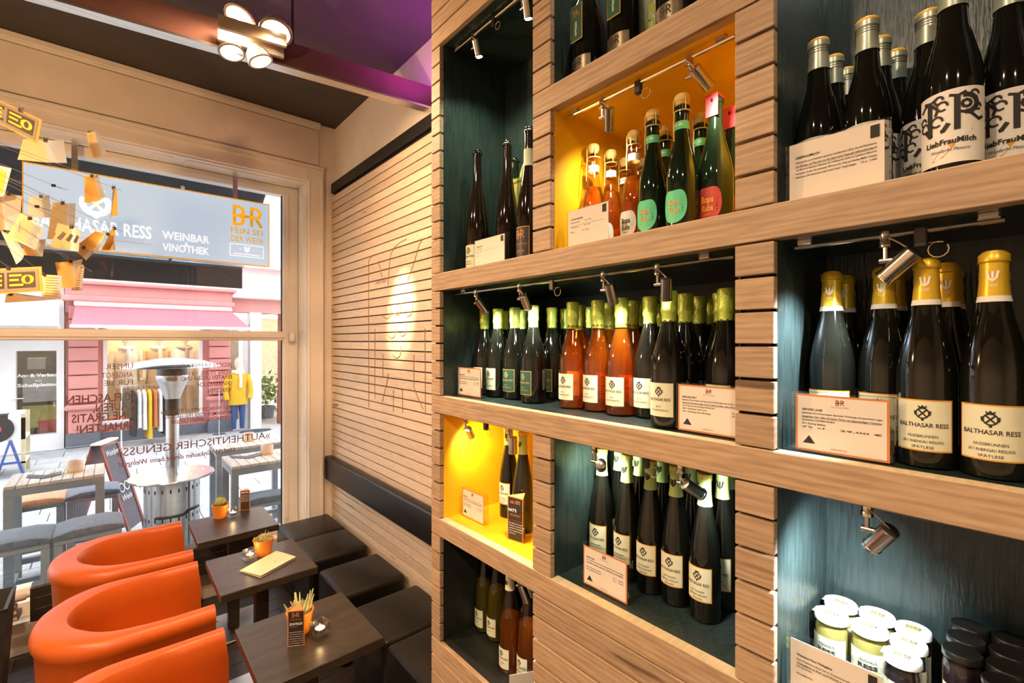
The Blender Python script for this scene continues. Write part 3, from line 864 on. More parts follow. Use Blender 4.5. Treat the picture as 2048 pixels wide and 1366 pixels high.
ca, cb = onz(436, 76, 3.475), onz(570, 114, 3.475)
for sgn, nm in ((1, 0), (-1, 1)):
    a_ = ca + bn * (0.045 * sgn); b_ = cb + bn * (0.045 * sgn)
    cp('mounting_plate', MB().prism([a_ + Vector((0, 0, .02)), a_ + Vector((0, 0, .08)), a_ + bn * .02 * sgn + Vector((0, 0, .08)), a_ + bn * .02 * sgn + Vector((0, 0, .02))], b_ - a_), 'plate_dull')
heads = [((480, 40), 2.32, (-.5, -.25, -1), 0.07), ((552, 65), 2.34, (-.15, -.3, -1), 0.07), ((464, 106), 2.37, (0.1, -.25, -1), 0.056), ((522, 124), 2.39, (0.45, -.15, -1), 0.056)]
LAMP_POS = []
for (u, v), dist, dr, rr in heads:
    c_ = ond(u, v, dist); d_ = Vector(dr).normalized()
    rot = d_.to_track_quat('Z', 'Y').to_matrix().to_4x4()
    M = Matrix.Translation(c_ - CO) @ rot
    def place(name, mb, m, par=None):
        me = mb.mesh(name, m, True); me.transform(M)
        o = bpy.data.objects.new(name, me); COL.objects.link(o); o.parent = par or cl; return o
    can = place('lamp_housing', MB().lathe([(rr * .55, -.075), (rr * .9, -.05), (rr, -.012), (rr, 0.0), (rr * .93, 0.0), (rr * .88, -.012), (rr * .5, -.055)], 24, caps=False), 'brushed')
    place('lamp_lens', MB().lathe([(0.001, -.012), (rr * .86, -.012), (rr * .86, -.008), (0.001, -.006)], 24, caps=False), 'lens_warm', can)
    place('filament', MB().lathe([(.0005, -.006), (rr * .28, -.004), (.0005, -.002)], 12, caps=False), 'filament', can)
    place('lamp_ring', MB().tube([(rr * 1.06 * math.cos(a * PI / 12), rr * 1.06 * math.sin(a * PI / 12), -.004) for a in range(24)], 0.004, 6, True), 'nickel', can)
    LAMP_POS.append((c_, d_))
for c_, d_ in LAMP_POS:
    lamp('halogen_light', 'SPOT', c_ + d_ * 0.04, 45, (1.0, 0.63, 0.34), c_ + d_, 168, 0.05, 0.5)

# added fill lamps, unseen behind and beside the camera, shaped as ceiling downlights
def fill_downlight(x, y, power, label):
    t = thing('fill_downlight', label, 'ceiling lamp', (x, y, ZC))
    part('can', MB().lathe([(0.07, -0.16), (0.075, -0.16), (0.075, 0), (0.03, 0)], 20), 'dark_metal', t, True)
    part('bulb', MB().lathe([(0.001, -0.165), (0.055, -0.162), (0.055, -0.158), (0.001, -0.158)], 20, caps=False), 'lens_warm', t)
    lamp('fill_beam', 'SPOT', (x, y, ZC - 0.17), power, (1.0, 0.76, 0.52), (x + 0.25, y, 0), 150, 0.06, 0.8)
fill_downlight(-1.3, 0.7, 325, 'added dark round ceiling fill lamp facing the middle of the oak shelf')
fill_downlight(-1.3, -1.0, 300, 'added dark round ceiling fill lamp at the back of the room')
fill_downlight(-1.5, 2.3, 190, 'added dark round ceiling fill lamp above the armchair aisle')
# the fourth spot of the cluster is turned on the carved slats
lamp('slat_wash', 'SPOT', LAMP_POS[3][0] + LAMP_POS[3][1] * 0.03, 900, (1.0, 0.72, 0.42), onx(803, 622, XB), 17, 0.02, 1.0)
# magenta LED flood on the wall behind the shelf's end
lf = thing('led_flood', 'small magenta floodlight on the wall behind the end of the shelf', 'lamp', (1.50, 2.20, 3.40))
part('flood_body', MB().cbox((-0.05, -0.09, -0.04), (0.055, 0.02, 0.04), 0.006), 'dark_metal', lf)
part('flood_lens', MB().box((-0.045, 0.02, -0.034), (0.05, 0.026, 0.034)), 'led_magenta', lf)
lamp('flood_light', 'SPOT', (1.46, 2.235, 3.42), 34, (0.75, 0.07, 1.0), (1.30, 2.50, 3.95), 118, 0.03, 0.8)

# ================================================================== TRACK LIGHTS IN THE NICHES
RX = 0.955
def rail(u0, v0, u1, v1, label, niche):
    a, b = onx(u0, v0, RX), onx(u1, v1, RX)
    c = [q for q in CMP if q[0] == niche][0]
    zt = zk(c[4] + 1) - 0.0308 - 0.012
    a.z = b.z = zt
    a.y = min(a.y, c[2] - 0.012); b.y = max(b.y, c[1] + 0.012)
    t = thing('light_rail', label, 'light rail', ((a + b) / 2))
    m = (a + b) / 2
    part('rail_bar', MB().tube([a - m, b - m], 0.0045, 8), 'nickel', t, True)
    for e in (0.06, 0.94):
        p = a.lerp(b, e) - m
        part('rail_bracket', MB().cbox((p.x - .006, p.y - .012, p.z + .002), (p.x + .006, p.y + .012, p.z + .0135), .002), 'nickel', t)
    return zt
def clip(u, z, label):
    y = yat(u, RX)
    t = thing('rail_feed', label, 'cable clip', (RX, y, z))
    part('feed_clip', MB().cbox((-.007, -.008, -.026), (.007, .008, .006), .002), 'dark_metal', t)
    part('feed_cable', MB().tube([(0, -.004, -.02)] + [(0, -.020 + .012 * math.cos(R(a)), -.032 + .012 * math.sin(R(a))) for a in range(120, -225, -30)], 0.0009, 5), 'cable', t, True)
def spot(u, v, z, aim, label, power=4.0, cone=75, col=(0.86, 0.97, 1.0), mlen=0.035, hl=0.054, hr=0.0132):
    """u, v: where the head's middle is seen; z: rail height; aim: world point lit"""
    y = yat(u, RX) + 0.012
    o = Vector((RX, y, z))
    t = thing('track_spotlight', label, 'spotlight', o)
    part('rail_clamp', MB().lathe([(.007, -.020), (.009, -.019), (.009, -.012), (.0075, -.010), (.0085, .0), (.008, .006)], 12), 'nickel', t, True)
    part('stem', MB().tube([(0, 0, -.018), (0, 0, -.02 - mlen * .6)], 0.0036, 8), 'nickel', t, True)
    zj = -.02 - mlen * .6
    part('pivot_arm', MB().tube([(0, .008, zj), (0, -.016, zj)], 0.0045, 10), 'nickel', t, True)
    c = Vector((0, -.022, zj - .004))
    d = (Vector(aim) - (o + c)).normalized()
    Mt = Matrix.Translation(c) @ d.to_track_quat('Z', 'Y').to_matrix().to_4x4()
    me = MB().lathe([(hr * .8, -hl * .35), (hr, -hl * .32), (hr, hl * .55), (hr * 1.06, hl * .56), (hr * 1.06, hl * .65), (hr * .8, hl * .65)], 16).mesh('spot_head', 'nickel', True)
    me.transform(Mt); hd = put('spot_head', me, t)
    me = MB().lathe([(.0005, hl * .652), (hr * .8, hl * .652), (hr * .8, hl * .66), (.0005, hl * .662)], 14, caps=False).mesh('lens', 'lens_cool')
    me.transform(Mt); put('lens', me, hd)
    back = Mt @ Vector((0, 0, -hl * .33))
    pts = [Vector((0, .004, -.02)).lerp(back, q) + Vector((-.004, .010, .018)) * math.sin(q * PI) * 1.1 for q in (0, .15, .3, .45, .6, .75, .9, 1)]
    part('flex_cable', MB().tube(pts, 0.0012, 5), 'cable', t, True)
    lamp('spot_beam', 'SPOT', o + c + d * hl * 0.72, power, col, aim, min(165, cone + 62), 0.010, 1.0)
    return t
z = rail(903, 582, 1468, 500, 'long nickel light rail under the oak board of the wide sparkling wine niche', 'W')
clip(1105, z, 'dark feed clip with looped cable on the rail over the sparkling wine')
spot(957, 605, z, (1.20, 1.22, 1.80), 'nickel spotlight nearest the slatted end of the wide sparkling wine niche', 9, col=(0.88, 1.0, 0.86))
spot(1045, 593, z, (1.17, 1.12, 1.86), 'nickel spotlight second along the rail above the dark foil-topped bottles', 8, col=(0.9, 1.0, 0.95))
spot(1215, 578, z, (1.10, 0.74, 1.80), 'nickel spotlight above the rosé sparkling bottles', 9, col=(1, 0.97, 0.86))
spot(1325, 573, z, (1.10, 0.66, 1.80), 'nickel spotlight pointing straight down above the front white-label bottle', 8, col=(1, 0.97, 0.86))
z = rail(1128, 222, 1470, 48, 'nickel light rail under the yellow niche ceiling', 'M1')
clip(1277, z, 'feed clip with looped cable on the rail in the upper yellow niche')
spot(1212, 228, z, (1.10, 0.84, 2.35), 'brassy spotlight hanging at the near end of the upper yellow niche rail', 5.5, col=(1, 0.9, 0.7))
spot(1390, 138, z, (1.22, 0.40, 2.36), 'brassy spotlight tilted towards the oak divider in the upper yellow niche', 5.5, col=(1, 0.9, 0.7))
z = rail(903, 95, 1050, -30, 'nickel light rail at the top of the tall dark niche', 'L1')
clip(988, z, 'feed clip on the rail of the tall dark niche')
spot(951, 95, z, (1.12, 1.30, 2.45), 'lit spotlight shining out of the tall dark niche above the single bottle', 10, 70, col=(0.85, 1.0, 0.72))
spot(1050, 15, z, (1.15, 1.12, 2.4), 'lit spotlight beside the oak divider at the top of the tall dark niche', 9, 70, col=(0.85, 1.0, 0.72))
z = rail(1590, 480, 2010, 420, 'dark light rail above the yellow-capped bottles', 'R2')
clip(1842, z, 'feed clip with brown cable beside the spotlight over the yellow-capped bottles')
spot(1790, 515, z, (.975, 0.325, 1.96), 'nickel spotlight with looped cable above the second yellow-capped bottle', 24, 28, col=(0.74, 0.86, 1.0), hl=.056, hr=.0138)
z = rail(1590, 1010, 2040, 1060, 'light rail above the jars of jelly', 'R3')
spot(1752, 1060, z, (1.05, 0.325, 1.47), 'nickel spotlight hanging over the yellow jelly jars', 22, 78, col=(0.74, 0.86, 1.0), hl=.056, hr=.0138)
z = rail(1150, 890, 1465, 930, 'light rail above the green-capped riesling bottles', 'M3')
clip(1292, z, 'feed clip between the two spotlights over the green-capped bottles')
spot(1196, 915, z, (1.10, 0.87, 1.60), 'nickel spotlight by the niche wall over the green-capped bottles', 5.5, 100, col=(0.88, 1.0, 0.86))
spot(1372, 955, z, (1.10, 0.44, 1.58), 'nickel spotlight aimed at the brightest green-capped bottle', 5.5, 85)
z = rail(905, 838, 1060, 868, 'light rail in the lower yellow niche', 'L3')
clip(972, z, 'dark feed clip with cable in the lower yellow niche')
spot(935, 858, z, (1.07, 1.43, 1.57), 'golden spotlight lighting the wall of the lower yellow niche', 5, 80, col=(1, 0.93, 0.75))
spot(1022, 886, z, (0.97, 1.12, 1.40), 'golden spotlight hanging in front of the two bottles of the lower yellow niche', 4.5, 80, col=(1, 0.93, 0.75))
z = rail(905, 1075, 1062, 1150, 'light rail in the lowest dark niche', 'L4')
spot(1042, 1180, z, (1.0, 0.96, 1.0), 'nickel spotlight turned sideways above the rosé wine', 2.5, 90)
# niches whose rails are above the picture
z = rail(1570, -560, 2040, -560, 'light rail at the top of the big-label bottle niche', 'R1')
spot(1740, -520, z, (1.10, 0.16, 2.35), 'spotlight high above the big-label bottles', 5, 80, col=(1, 0.98, 0.85))
z = rail(1150, -700, 1460, -1200, 'light rail at the top of the gift box niche', 'M0')
spot(1240, -700, z, (1.10, 0.72, 2.8), 'spotlight high above the gift boxes', 13, 80, col=(1, 0.95, 0.8))

# ================================================================== BOTTLES
PROF = {}
def flute(H, r, neck=0.0135, sh=0.36):
    """slim hock bottle outline"""
    return [(r * .80, 0.0), (r * .96, .004), (r, .012), (r, H * sh), (r * .985, H * (sh + .05)), (r * .93, H * (sh + .13)), (r * .82, H * (sh + .21)),
            (r * .67, H * (sh + .30)), (r * .53, H * (sh + .38)), (neck * 1.1, H * (sh + .46)), (neck, H * .88), (neck, H * .955), (neck * 1.12, H * .957), (neck * 1.12, H * .985), (neck * .8, H)]
def sekt(H, r, neck=0.0145):
    return [(r * .78, 0), (r * .96, .005), (r, .014), (r, H * .40), (r * .97, H * .46), (r * .86, H * .54), (r * .68, H * .63), (r * .52, H * .71), (neck * 1.22, H * .765),
            (neck * 1.04, H * .80), (neck, H * .95), (neck * 1.2, H * .955), (neck * 1.2, H * .98), (neck * .8, H)]
def burg(H, r, neck=0.0140):
    return [(r * .80, 0), (r * .97, .004), (r, .013), (r, H * .44), (r * .97, H * .49), (r * .86, H * .57), (r * .70, H * .65), (r * .55, H * .72), (neck * 1.15, H * .80),
            (neck, H * .88), (neck, H * .955), (neck * 1.1, H * .957), (neck * 1.1, H * .985), (neck * .8, H)]
def rad_at(pf, z):
    for (r0, z0), (r1, z1) in zip(pf, pf[1:]):
        if z0 <= z <= z1 and z1 > z0: return r0 + (r1 - r0) * (z - z0) / (z1 - z0)
    return pf[-1][0]
def sleeve(pf, z0, z1, off=0.0006, top=True, n=20):
    zs = [z0] + [z for r, z in pf if z0 < z < z1] + [z1]
    q = [(rad_at(pf, z) + off, z) for z in zs]
    if top: q += [(q[-1][0] * .8, z1 + .0012), (0.0008, z1 + .0016)]
    return MB().lathe(q, n, caps=False)
def wrap(r, z0, z1, ang, m, off=0.0005, n=14):
    """curved paper label on the -X side"""
    mb = MB(); vs, fs = [], []
    for i in range(n + 1):
        a = PI + R(-ang + 2 * ang * i / n)
        for z in (z0, z1): vs.append(((r + off) * math.cos(a), (r + off) * math.sin(a), z))
    for i in range(n): fs.append((2 * i, 2 * i + 2, 2 * i + 3, 2 * i + 1))
    mb.add(vs, fs)
    return mb.mesh('label', m, True)
def base_bottle(name, pf, glass, wine=None, fill=0.0):
    e = bpy.data.objects.new(name, None); e.empty_display_size = .03
    put('glass_body', MB().lathe(pf, 24).mesh('glass_body', glass, True), e)
    COL.objects.link(e)
    if wine:
        zs = [.006] + [z for r, z in pf if .006 < z < fill] + [fill]
        q = [(max(.002, rad_at(pf, max(z, .012)) - .0026), z) for z in zs]
        put('wine', MB().lathe(q, 24).mesh('wine', wine, True), e)
    return e
def lab(e, r, z0, z1, ang, m, art=None, border=None):
    if border:
        b = put('label', wrap(r, z0, z1, ang, border, .0004), e)
        t = 0.0022; da = math.degrees(t / r)
        l = put('label_paper', wrap(r, z0 + t, z1 - t, ang - da, m, .0007), b); base = b
    else:
        base = put('label', wrap(r, z0, z1, ang, m, .0006), e)
    for n_, (a, ink) in enumerate(art or ()):
        put('label_print', a.bent(ink, r + .0013 + .0002 * n_), base)
    return base
PROTO = {}
def crimped(prof, n=30):
    mb = MB(); vs, fs = [], []
    for r, h in prof:
        for i in range(n):
            a = 2 * PI * i / n; q = r * (1 + (.045 * (i % 2) if h > .279 else 0))
            vs.append((q * math.cos(a), q * math.sin(a), h))
    for k in range(len(prof) - 1):
        fs += [(k * n + i, k * n + (i + 1) % n, (k + 1) * n + (i + 1) % n, (k + 1) * n + i) for i in range(n)]
    return mb.add(vs, fs)
def estate(h0, h1, small=('RIESLING', 'TROCKEN'), wd=.054):
    H = h1 - h0
    a = Print2D().crest(0, h0 + H * .74, H * .27).text('BALTHASAR RESS', 0, h0 + H * .47, H * .085, wd, bold=.01)
    for i, s in enumerate(small): a.text(s, 0, h0 + H * (.27 - .105 * i), H * .055, min(wd * .8, len(s) * H * .042))
    return a
# sparkling wine, three versions
pf = sekt(0.315, 0.042)
def sekt_bottle(name, lm, ink, glass='bottle_dark', wine=None, border=None):
    e = base_bottle(name, pf, glass, wine, .232)
    f = put('foil', crimped([(.0172, .236), (.0166, .250), (.0166, .262), (.0188, .268), (.0186, .274), (.0170, .282), (.0178, .298), (.0190, .310), (.0165, .3155), (.0005, .3165)]).mesh('foil', 'foil_lime', True), e)
    fp = Print2D()
    for i in range(-3, 4): fp.ring(i * .0125, .2445, .0026, .0016, 8)
    put('foil_print', fp.bent('ink', .0178), f)
    lab(e, .042, .028, .104, 44, lm, [(estate(.028, .104, ('BRUT', 'FLASCHENGÄRUNG')), ink)], border)
    return e
PROTO['sekt'] = sekt_bottle('sparkling_wine_bottle', 'label_cream', 'ink')
PROTO['sekt_green'] = sekt_bottle('sparkling_wine_bottle', 'label_green', 'ink_gold', border='gold_trim')
PROTO['sekt_rose'] = sekt_bottle('rose_sparkling_bottle', 'label_cream', 'ink', 'rose_glass', 'wine_rose')
# green capped riesling
pf = flute(0.335, 0.035)
e = base_bottle('riesling_bottle', pf, 'bottle_dark')
c = put('capsule', sleeve(pf, .262, .330, .001).mesh('capsule', 'capsule_green', True), e)
put('capsule_top', MB().lathe([(.0162, .3262), (.0162, .3345), (.013, .3372), (.0005, .3375)], 20, caps=False).mesh('capsule_top', 'capsule_yellow', True), c)
put('capsule_print', Print2D().eagle(0, .288, .016).bent('ink', .0165), c)
put('capsule_stripe', Print2D().rect(-.04, .2665, .04, .2695).bent('ink', .0165), c)
lab(e, .035, .050, .128, 53, 'label_cream', [(estate(.050, .128, ('HATTENHEIM', 'RHEINGAU RIESLING', 'TROCKEN')), 'ink')], 'label_orange')
PROTO['riesling'] = e
# gold capped single vineyard wine
pf = burg(0.33, 0.0375, 0.0145)
e = base_bottle('gold_capsule_bottle', pf, 'bottle_dark')
c = put('capsule', sleeve(pf, .264, .3305, .0012).mesh('capsule', 'foil_gold', True), e)
put('capsule_band', sleeve(pf, .256, .2645, .0014, False).mesh('capsule_band', 'label_white', True), c)
put('capsule_lip', MB().tube([(.0172 * math.cos(i * PI / 10), .0172 * math.sin(i * PI / 10), .3145) for i in range(20)], .0007, 4, True).mesh('capsule_lip', 'foil_gold', True), c)
ep = Print2D()
for i in (-1, 0, 1): ep.eagle(i * .034, .287, .013).text('VDP', i * .034, .278, .0042)
put('capsule_print', ep.bent('ink_white', .0168), c)
lab(e, .0375, .028, .108, 58, 'label_cream', [(estate(.028, .108, ('NUSSBRUNNEN', '2011 RHEINGAU RIESLING', 'SPÄTLESE'), .064), 'ink')], 'label_orange')
PROTO['gold'] = e
# screw capped bottle with the big ornate label
pf = burg(0.312, 0.0355, 0.0150)
e = base_bottle('screw_cap_bottle', pf, 'bottle_dark')
c = put('screw_cap', sleeve(pf, .256, .308, .0013).mesh('screw_cap', 'screw_silver', True), e)
for zz in (.288, .2925, .2965):
    put('cap_groove', MB().tube([(.0166 * math.cos(i * PI / 10), .0166 * math.sin(i * PI / 10), zz) for i in range(20)], .0006, 4, True).mesh('cap_groove', 'ink_grey', True), c)
put('cap_top', MB().lathe([(.0165, .306), (.0172, .308), (.0172, .3115), (.015, .314), (.0005, .3142)], 20, caps=False).mesh('cap_top', 'screw_orange', True), c)
o1 = Print2D()                                        # black-letter initials wound with vines
for x in (-.019, .006):
    o1.stroke([(x, .068), (x, .104)], .0055).stroke([(x - .006, .106), (x + .001, .104), (x + .007, .107)], .003)
o1.stroke([(-.024, .073), (-.019, .066), (-.006, .068), (-.002, .074)], .0045)
o1.ring(.014, .094, .0095, .005, 12, -90, 100).ring(.014, .094, .004, .003, 8)
o1.stroke([(.008, .086), (.018, .083), (.026, .076), (.030, .078)], .0032).stroke([(-.030, .098), (-.024, .104), (-.016, .100), (-.011, .094), (-.013, .088)], .003)
for x, y, r in ((-.028, .086, .004), (-.026, .078, .005), (-.012, .080, .0055), (-.007, .096, .005), (-.010, .104, .004), (.022, .104, .004), (.025, .090, .0035)):
    o1.ring(x, y, r, .0022, 9, 0, 300)
o1.text('LiebFrauMilch', 0, .052, .0062, .046, bold=.03).text('Wonderful Pleasure', 0, .0435, .0036, .034, shear=.3)
o2 = Print2D().poly([(-.016, .062), (.020, .066), (.010, .056), (.002, .048), (-.006, .038), (-.017, .034), (-.010, .044), (.0, .055)])
for p_ in (o1, o2): p_.v = [(x * 1.3, .016 + (y - .030) * 1.3) for x, y in p_.v]
lab(e, .0355, .016, .124, 74, 'label_white', [(o2, 'label_orange'), (o1, 'ink')])
PROTO['ornate'] = e
# perry / cider bottles with tied corks and heart labels
pf = sekt(0.285, 0.0355, 0.0140)
def heart(e, m, inkm, ring_m=None, word=('Bops', 'Kubs')):
    r = .0355
    a = Print2D()
    pts = []
    for i in range(28):
        t = 2 * PI * i / 28
        x = .030 * math.sin(t) * (1 + .06 * math.cos(2 * t))
        y = .030 * math.cos(t) - .007 * max(0, math.cos(t)) ** 6 + .002
        pts.append((x, .058 + y * 1.32))
    # fan so the outline follows the glass
    n = len(pts); fs = [(i, (i + 1) % n, n) for i in range(n)]
    a.v = pts + [(0, .058)]
    mid = [((x) * .5, .058 + (y - .058) * .5) for x, y in pts]
    a.v = pts + mid + [(0, .058)]
    a.f = [(i, (i + 1) % n, n + (i + 1) % n, n + i) for i in range(n)] + [(n + i, n + (i + 1) % n, 2 * n) for i in range(n)]
    l = put('label', a.bent(m, r + .0006), e)
    t = Print2D().text(word[0], 0, .060, .014, .026, bold=.03).text(word[1], 0, .043, .013, .024, bold=.03).stroke([(-.006, .037), (0, .0345), (.007, .037)], .0012)
    put('label_print', t.bent(inkm, r + .0013), l)
def tied(name, glass, wine, m, inkm, band=None, cork=True):
    e = base_bottle(name, pf, glass, wine, .185)
    if cork:
        c = put('cork', MB().lathe([(.0115, .280), (.0125, .288), (.0165, .292), (.0165, .303), (.013, .307), (.0005, .3075)], 16, caps=False).mesh('cork', 'cork', True), e)
        s_ = MB().tube([(.0185 * math.cos(i * PI / 8), .0185 * math.sin(i * PI / 8), .268) for i in range(16)], .0014, 5, True)
        for a in (PI + .9, PI - .8): s_.tube([(.0185 * math.cos(a), .0185 * math.sin(a), .268), (.018 * math.cos(a), .018 * math.sin(a), .295), (.006 * math.cos(a), .006 * math.sin(a), .3085)], .0013, 5)
        s_.tube([(.0185 * math.cos(PI - .5), .0185 * math.sin(PI - .5), .268), (-.022, .008, .235), (-.026, .004, .200)], .0012, 5)
        put('string', s_.mesh('string', 'string', True), e)
    if band:
        b = put('neck_band', sleeve(pf, .228, .246, .0012, False).mesh('neck_band', band, True), e)
        put('band_print', Print2D().text('W.A. NR.1', 0, .2345, .006, .022, bold=.02).bent('ink_white' if band != 'label_white' else 'ink_grey', rad_at(pf, .237) + .003), b)
    heart(e, m, inkm)
    return e
PROTO['cider'] = tied('tied_cork_cider_bottle', 'rose_glass', 'cider', 'label_white', 'ink', 'label_white')
PROTO['mint'] = tied('tied_cork_bottle', 'bottle_green', None, 'label_mint', 'ink_gold', 'band_green')
e = tied('red_label_bottle', 'bottle_green', None, 'label_red', 'label_orange', None, False)
put('red_seal', MB().box((-.0165, -.013, .243), (-.0155, .013, .289)).box((-.0165, -.013, .286), (.012, .013, .2885)).mesh('red_seal', 'sleeve_red'), e)
PROTO['redlabel'] = e
# tall bare necked magnums
pf = flute(0.45, 0.042, 0.0155, 0.27)
def magnum(name, glass, lm, ink, border, h0, h1, art, capring=None):
    e = base_bottle(name, pf, glass)
    put('neck_ring', MB().tube([(.0172 * math.cos(i * PI / 10), .0172 * math.sin(i * PI / 10), .437) for i in range(20)], .0022, 5, True).mesh('neck_ring', 'bottle_brown' if not capring else capring, True), e)
    if lm: lab(e, .042, h0, h1, 46, lm, [(art, ink)], border)
    return e
PROTO['magnum'] = magnum('tall_magnum_bottle', 'bottle_brown', 'label_cream', 'ink', 'label_orange', .012, .098, estate(.012, .098, ('RHEINGAU', 'RIESLING')))
PROTO['magnum_bare'] = magnum('tall_magnum_bottle', 'bottle_brown', None, None, None, 0, 0, None, 'tin')
PROTO['magnum_green'] = magnum('tall_green_bottle', 'bottle_green', None, None, None, 0, 0, None)
a = Print2D().monogram(0, .075, .024).text('BALTHASAR RESS', 0, .052, .0062, .056).text('»CAVIAR«', 0, .028, .009, .034, bold=.02).rect(-.026, .048, .026, .0488)
e = magnum('tall_black_label_bottle', 'bottle_brown', 'label_black', 'ink_orange', 'label_orange', .010, .112, a, 'tin')
put('neck_label', sleeve(pf, .318, .375, .0012, False).mesh('neck_label', 'label_cream', True), e)
PROTO['caviar'] = e
# bottles with engraved metal labels and hanging tags, top niche
pf = sekt(0.36, 0.046, 0.016)
e = base_bottle('metal_label_bottle', pf, 'bottle_dark')
l = put('metal_label', wrap(.046, .008, .078, 46, 'metal_label', .0012), e)
put('label_print', Print2D().monogram(0, .052, .018).text('BALTHASAR RESS', 0, .037, .006, .054, bold=.02).text('RESSPEKT', 0, .020, .007, .034).bent('ink', .0475), l)
tg = put('hanging_tag', MB().cbox((-.052, -.021, .118), (-.0495, .021, .215), .001).mesh('hanging_tag', 'gold_trim'), e)
put('tag_face', MB().box((-.0526, -.0185, .1205), (-.052, .0185, .2125)).mesh('tag_face', 'label_green'), tg)
put('tag_print', Print2D().monogram(0, .188, .012).text('BALTHASAR RESS', 0, .182, .003, .03).flat('ink_orange', (-.0529, 0, 0), *FACE_MX), tg)
me = Print2D().text('RESSpekt', 0, -.003, .0065, .038, bold=.02).mesh('ink_white', lambda a, b: (-.0529, -.0 - b, .150 - a))
put('tag_print', me, tg)
put('tag_cord', MB().tube([(-.051, 0, .214), (-.034, 0, .245), (-.017, 0, .29)], .0012, 5).mesh('tag_cord', 'gold_trim'), tg)
PROTO['metal'] = e
# clear hock bottles of the low niches
pf = flute(0.335, 0.036)
def hock(name, glass, wine, capm, art, border=None, lm='label_cream'):
    e = base_bottle(name, pf, glass, wine, .185)
    c = put('capsule', sleeve(pf, .268, .335, .001).mesh('capsule', capm, True), e)
    put('capsule_print', Print2D().rect(-.04, .272, .04, .2745).rect(-.006, .285, .004, .298).bent('ink', .0163), c)
    lab(e, .036, .022, .086, 46, lm, [(art, 'ink')], border)
    return e
PROTO['hock_white'] = hock('white_wine_bottle', 'pale_glass', 'wine_white', 'capsule_cream', estate(.022, .086, ('RIESLING',)))
PROTO['hock_rose'] = hock('rose_wine_bottle', 'rose_glass', 'wine_rose', 'capsule_cream', estate(.022, .086, ('VON UNSERM', 'ROSÉ')))
for e in PROTO.values():
    e.location = (0, 0, -20)
USED = set()
def bottle(kind, u, x, niche, label, group, jit=8, y=None, s=1.0):
    yy = yat(u, x) if y is None else y
    p = PROTO[kind]
    rz = R(random.uniform(-jit, jit))
    o = p if kind not in USED else copy_tree(p)
    USED.add(kind)
    o.location = (x, yy, FLOORZ[niche]); o.rotation_euler = (0, 0, rz)
    if s != 1.0: o.scale = (s, s, s)
    return tag(o, label, 'bottle', group)

G = 'sparkling wine with lime foil in the wide niche'
W1 = [('sekt', 969, 1.06, 'dark sparkling wine bottle half hidden behind the price card at the slatted end'),
      ('sekt', 996, 1.055, 'dark sparkling wine bottle with pale label beside the price card at the slatted end'),
      ('sekt_green', 1030, 1.06, 'green-label sparkling wine bottle next to the pale-label one'),
      ('sekt_green', 1067, 1.04, 'green-label sparkling wine bottle at the front whose foil is lit brightest'),
      ('sekt_green', 1104, 1.16, 'green-label sparkling wine bottle just left of the rosé bottles'),
      ('sekt_rose', 1146, 1.045, 'rosé sparkling bottle at the front, leftmost of the three rosé fronts'),
      ('sekt_rose', 1196, 1.055, 'rosé sparkling bottle at the front, middle of the three rosé fronts'),
      ('sekt_rose', 1243, 1.045, 'rosé sparkling bottle at the front, rightmost of the three rosé fronts'),
      ('sekt', 1300, 1.072, 'dark sparkling wine bottle directly right of the rosé bottles'),
      ('sekt', 1338, .985, 'dark sparkling wine bottle at the very front left of the big price card'),
      ('sekt', 1452, 1.035, 'dark sparkling wine bottle beside the oak divider, above the price card'),
      ('sekt', 1371, 1.07, 'dark sparkling wine bottle behind the left edge of the big price card')]
W2 = [('sekt', 1012, 1.155, 'dark sparkling wine bottle peeking from behind the pale-label one'),
      ('sekt', 1044, 1.16, 'dark sparkling wine bottle behind the first green-label one'),
      ('sekt', 1131, 1.24, 'dark sparkling wine bottle behind the leftmost rosé, back against the wall'),
      ('sekt_rose', 1160, 1.15, 'rosé sparkling bottle standing behind the leftmost front rosé'),
      ('sekt', 1182, 1.24, 'dark sparkling wine bottle seen between the first two rosé fronts'),
      ('sekt_rose', 1219, 1.15, 'rosé sparkling bottle standing behind the gap of the last two rosé fronts'),
      ('sekt_rose', 1266, 1.14, 'rosé sparkling bottle right behind the rightmost front rosé'),
      ('sekt', 1283, 1.235, 'dark sparkling wine bottle far back behind the rosé bottles'),
      ('sekt', 1297, 1.395, 'dark sparkling wine bottle behind the first dark front bottle'),
      ('sekt', 1323, 1.32, 'dark sparkling wine bottle far back behind the front white-label bottle'),
      ('sekt', 1347, 1.18, 'dark sparkling wine bottle just behind the front white-label bottle'),
      ('sekt', 1399, 1.165, 'dark sparkling wine bottle in the second row over the middle of the price card'),
      ('sekt', 1421, 1.25, 'dark sparkling wine bottle in the back row near the oak divider'),
      ('sekt', 1441, 1.118, 'dark sparkling wine bottle in the second row near the oak divider'),
      ('sekt', 1471, 1.22, 'dark sparkling wine bottle almost hidden behind the oak divider')]
for kd, u, x, l in W1 + W2: bottle(kd, u, x, 'W', l, G)

G = 'green-capped riesling in the middle niche'
for i, (u, x) in enumerate(((1204, 1.065), (1254, 1.065), (1301, 1.06), (1352, 1.06), (1410, 1.05))):
    bottle('riesling', u, x, 'M3', 'green-capped riesling bottle, %s from the left in the front row' % ORD[i], G)
for i, (u, x) in enumerate(((1238, 1.145), (1279, 1.145), (1324, 1.14), (1382, 1.135), (1445, 1.13))):
    bottle('riesling', u, x, 'M3', 'green-capped riesling bottle, %s from the left in the second row' % ORD[i], G)
for i, (u, x) in enumerate(((1267, 1.225), (1311, 1.225), (1349, 1.22), (1404, 1.22), (1460, 1.22))):
    bottle('riesling', u, x, 'M3', 'green-capped riesling bottle, %s from the left in the back row' % ORD[i], G)

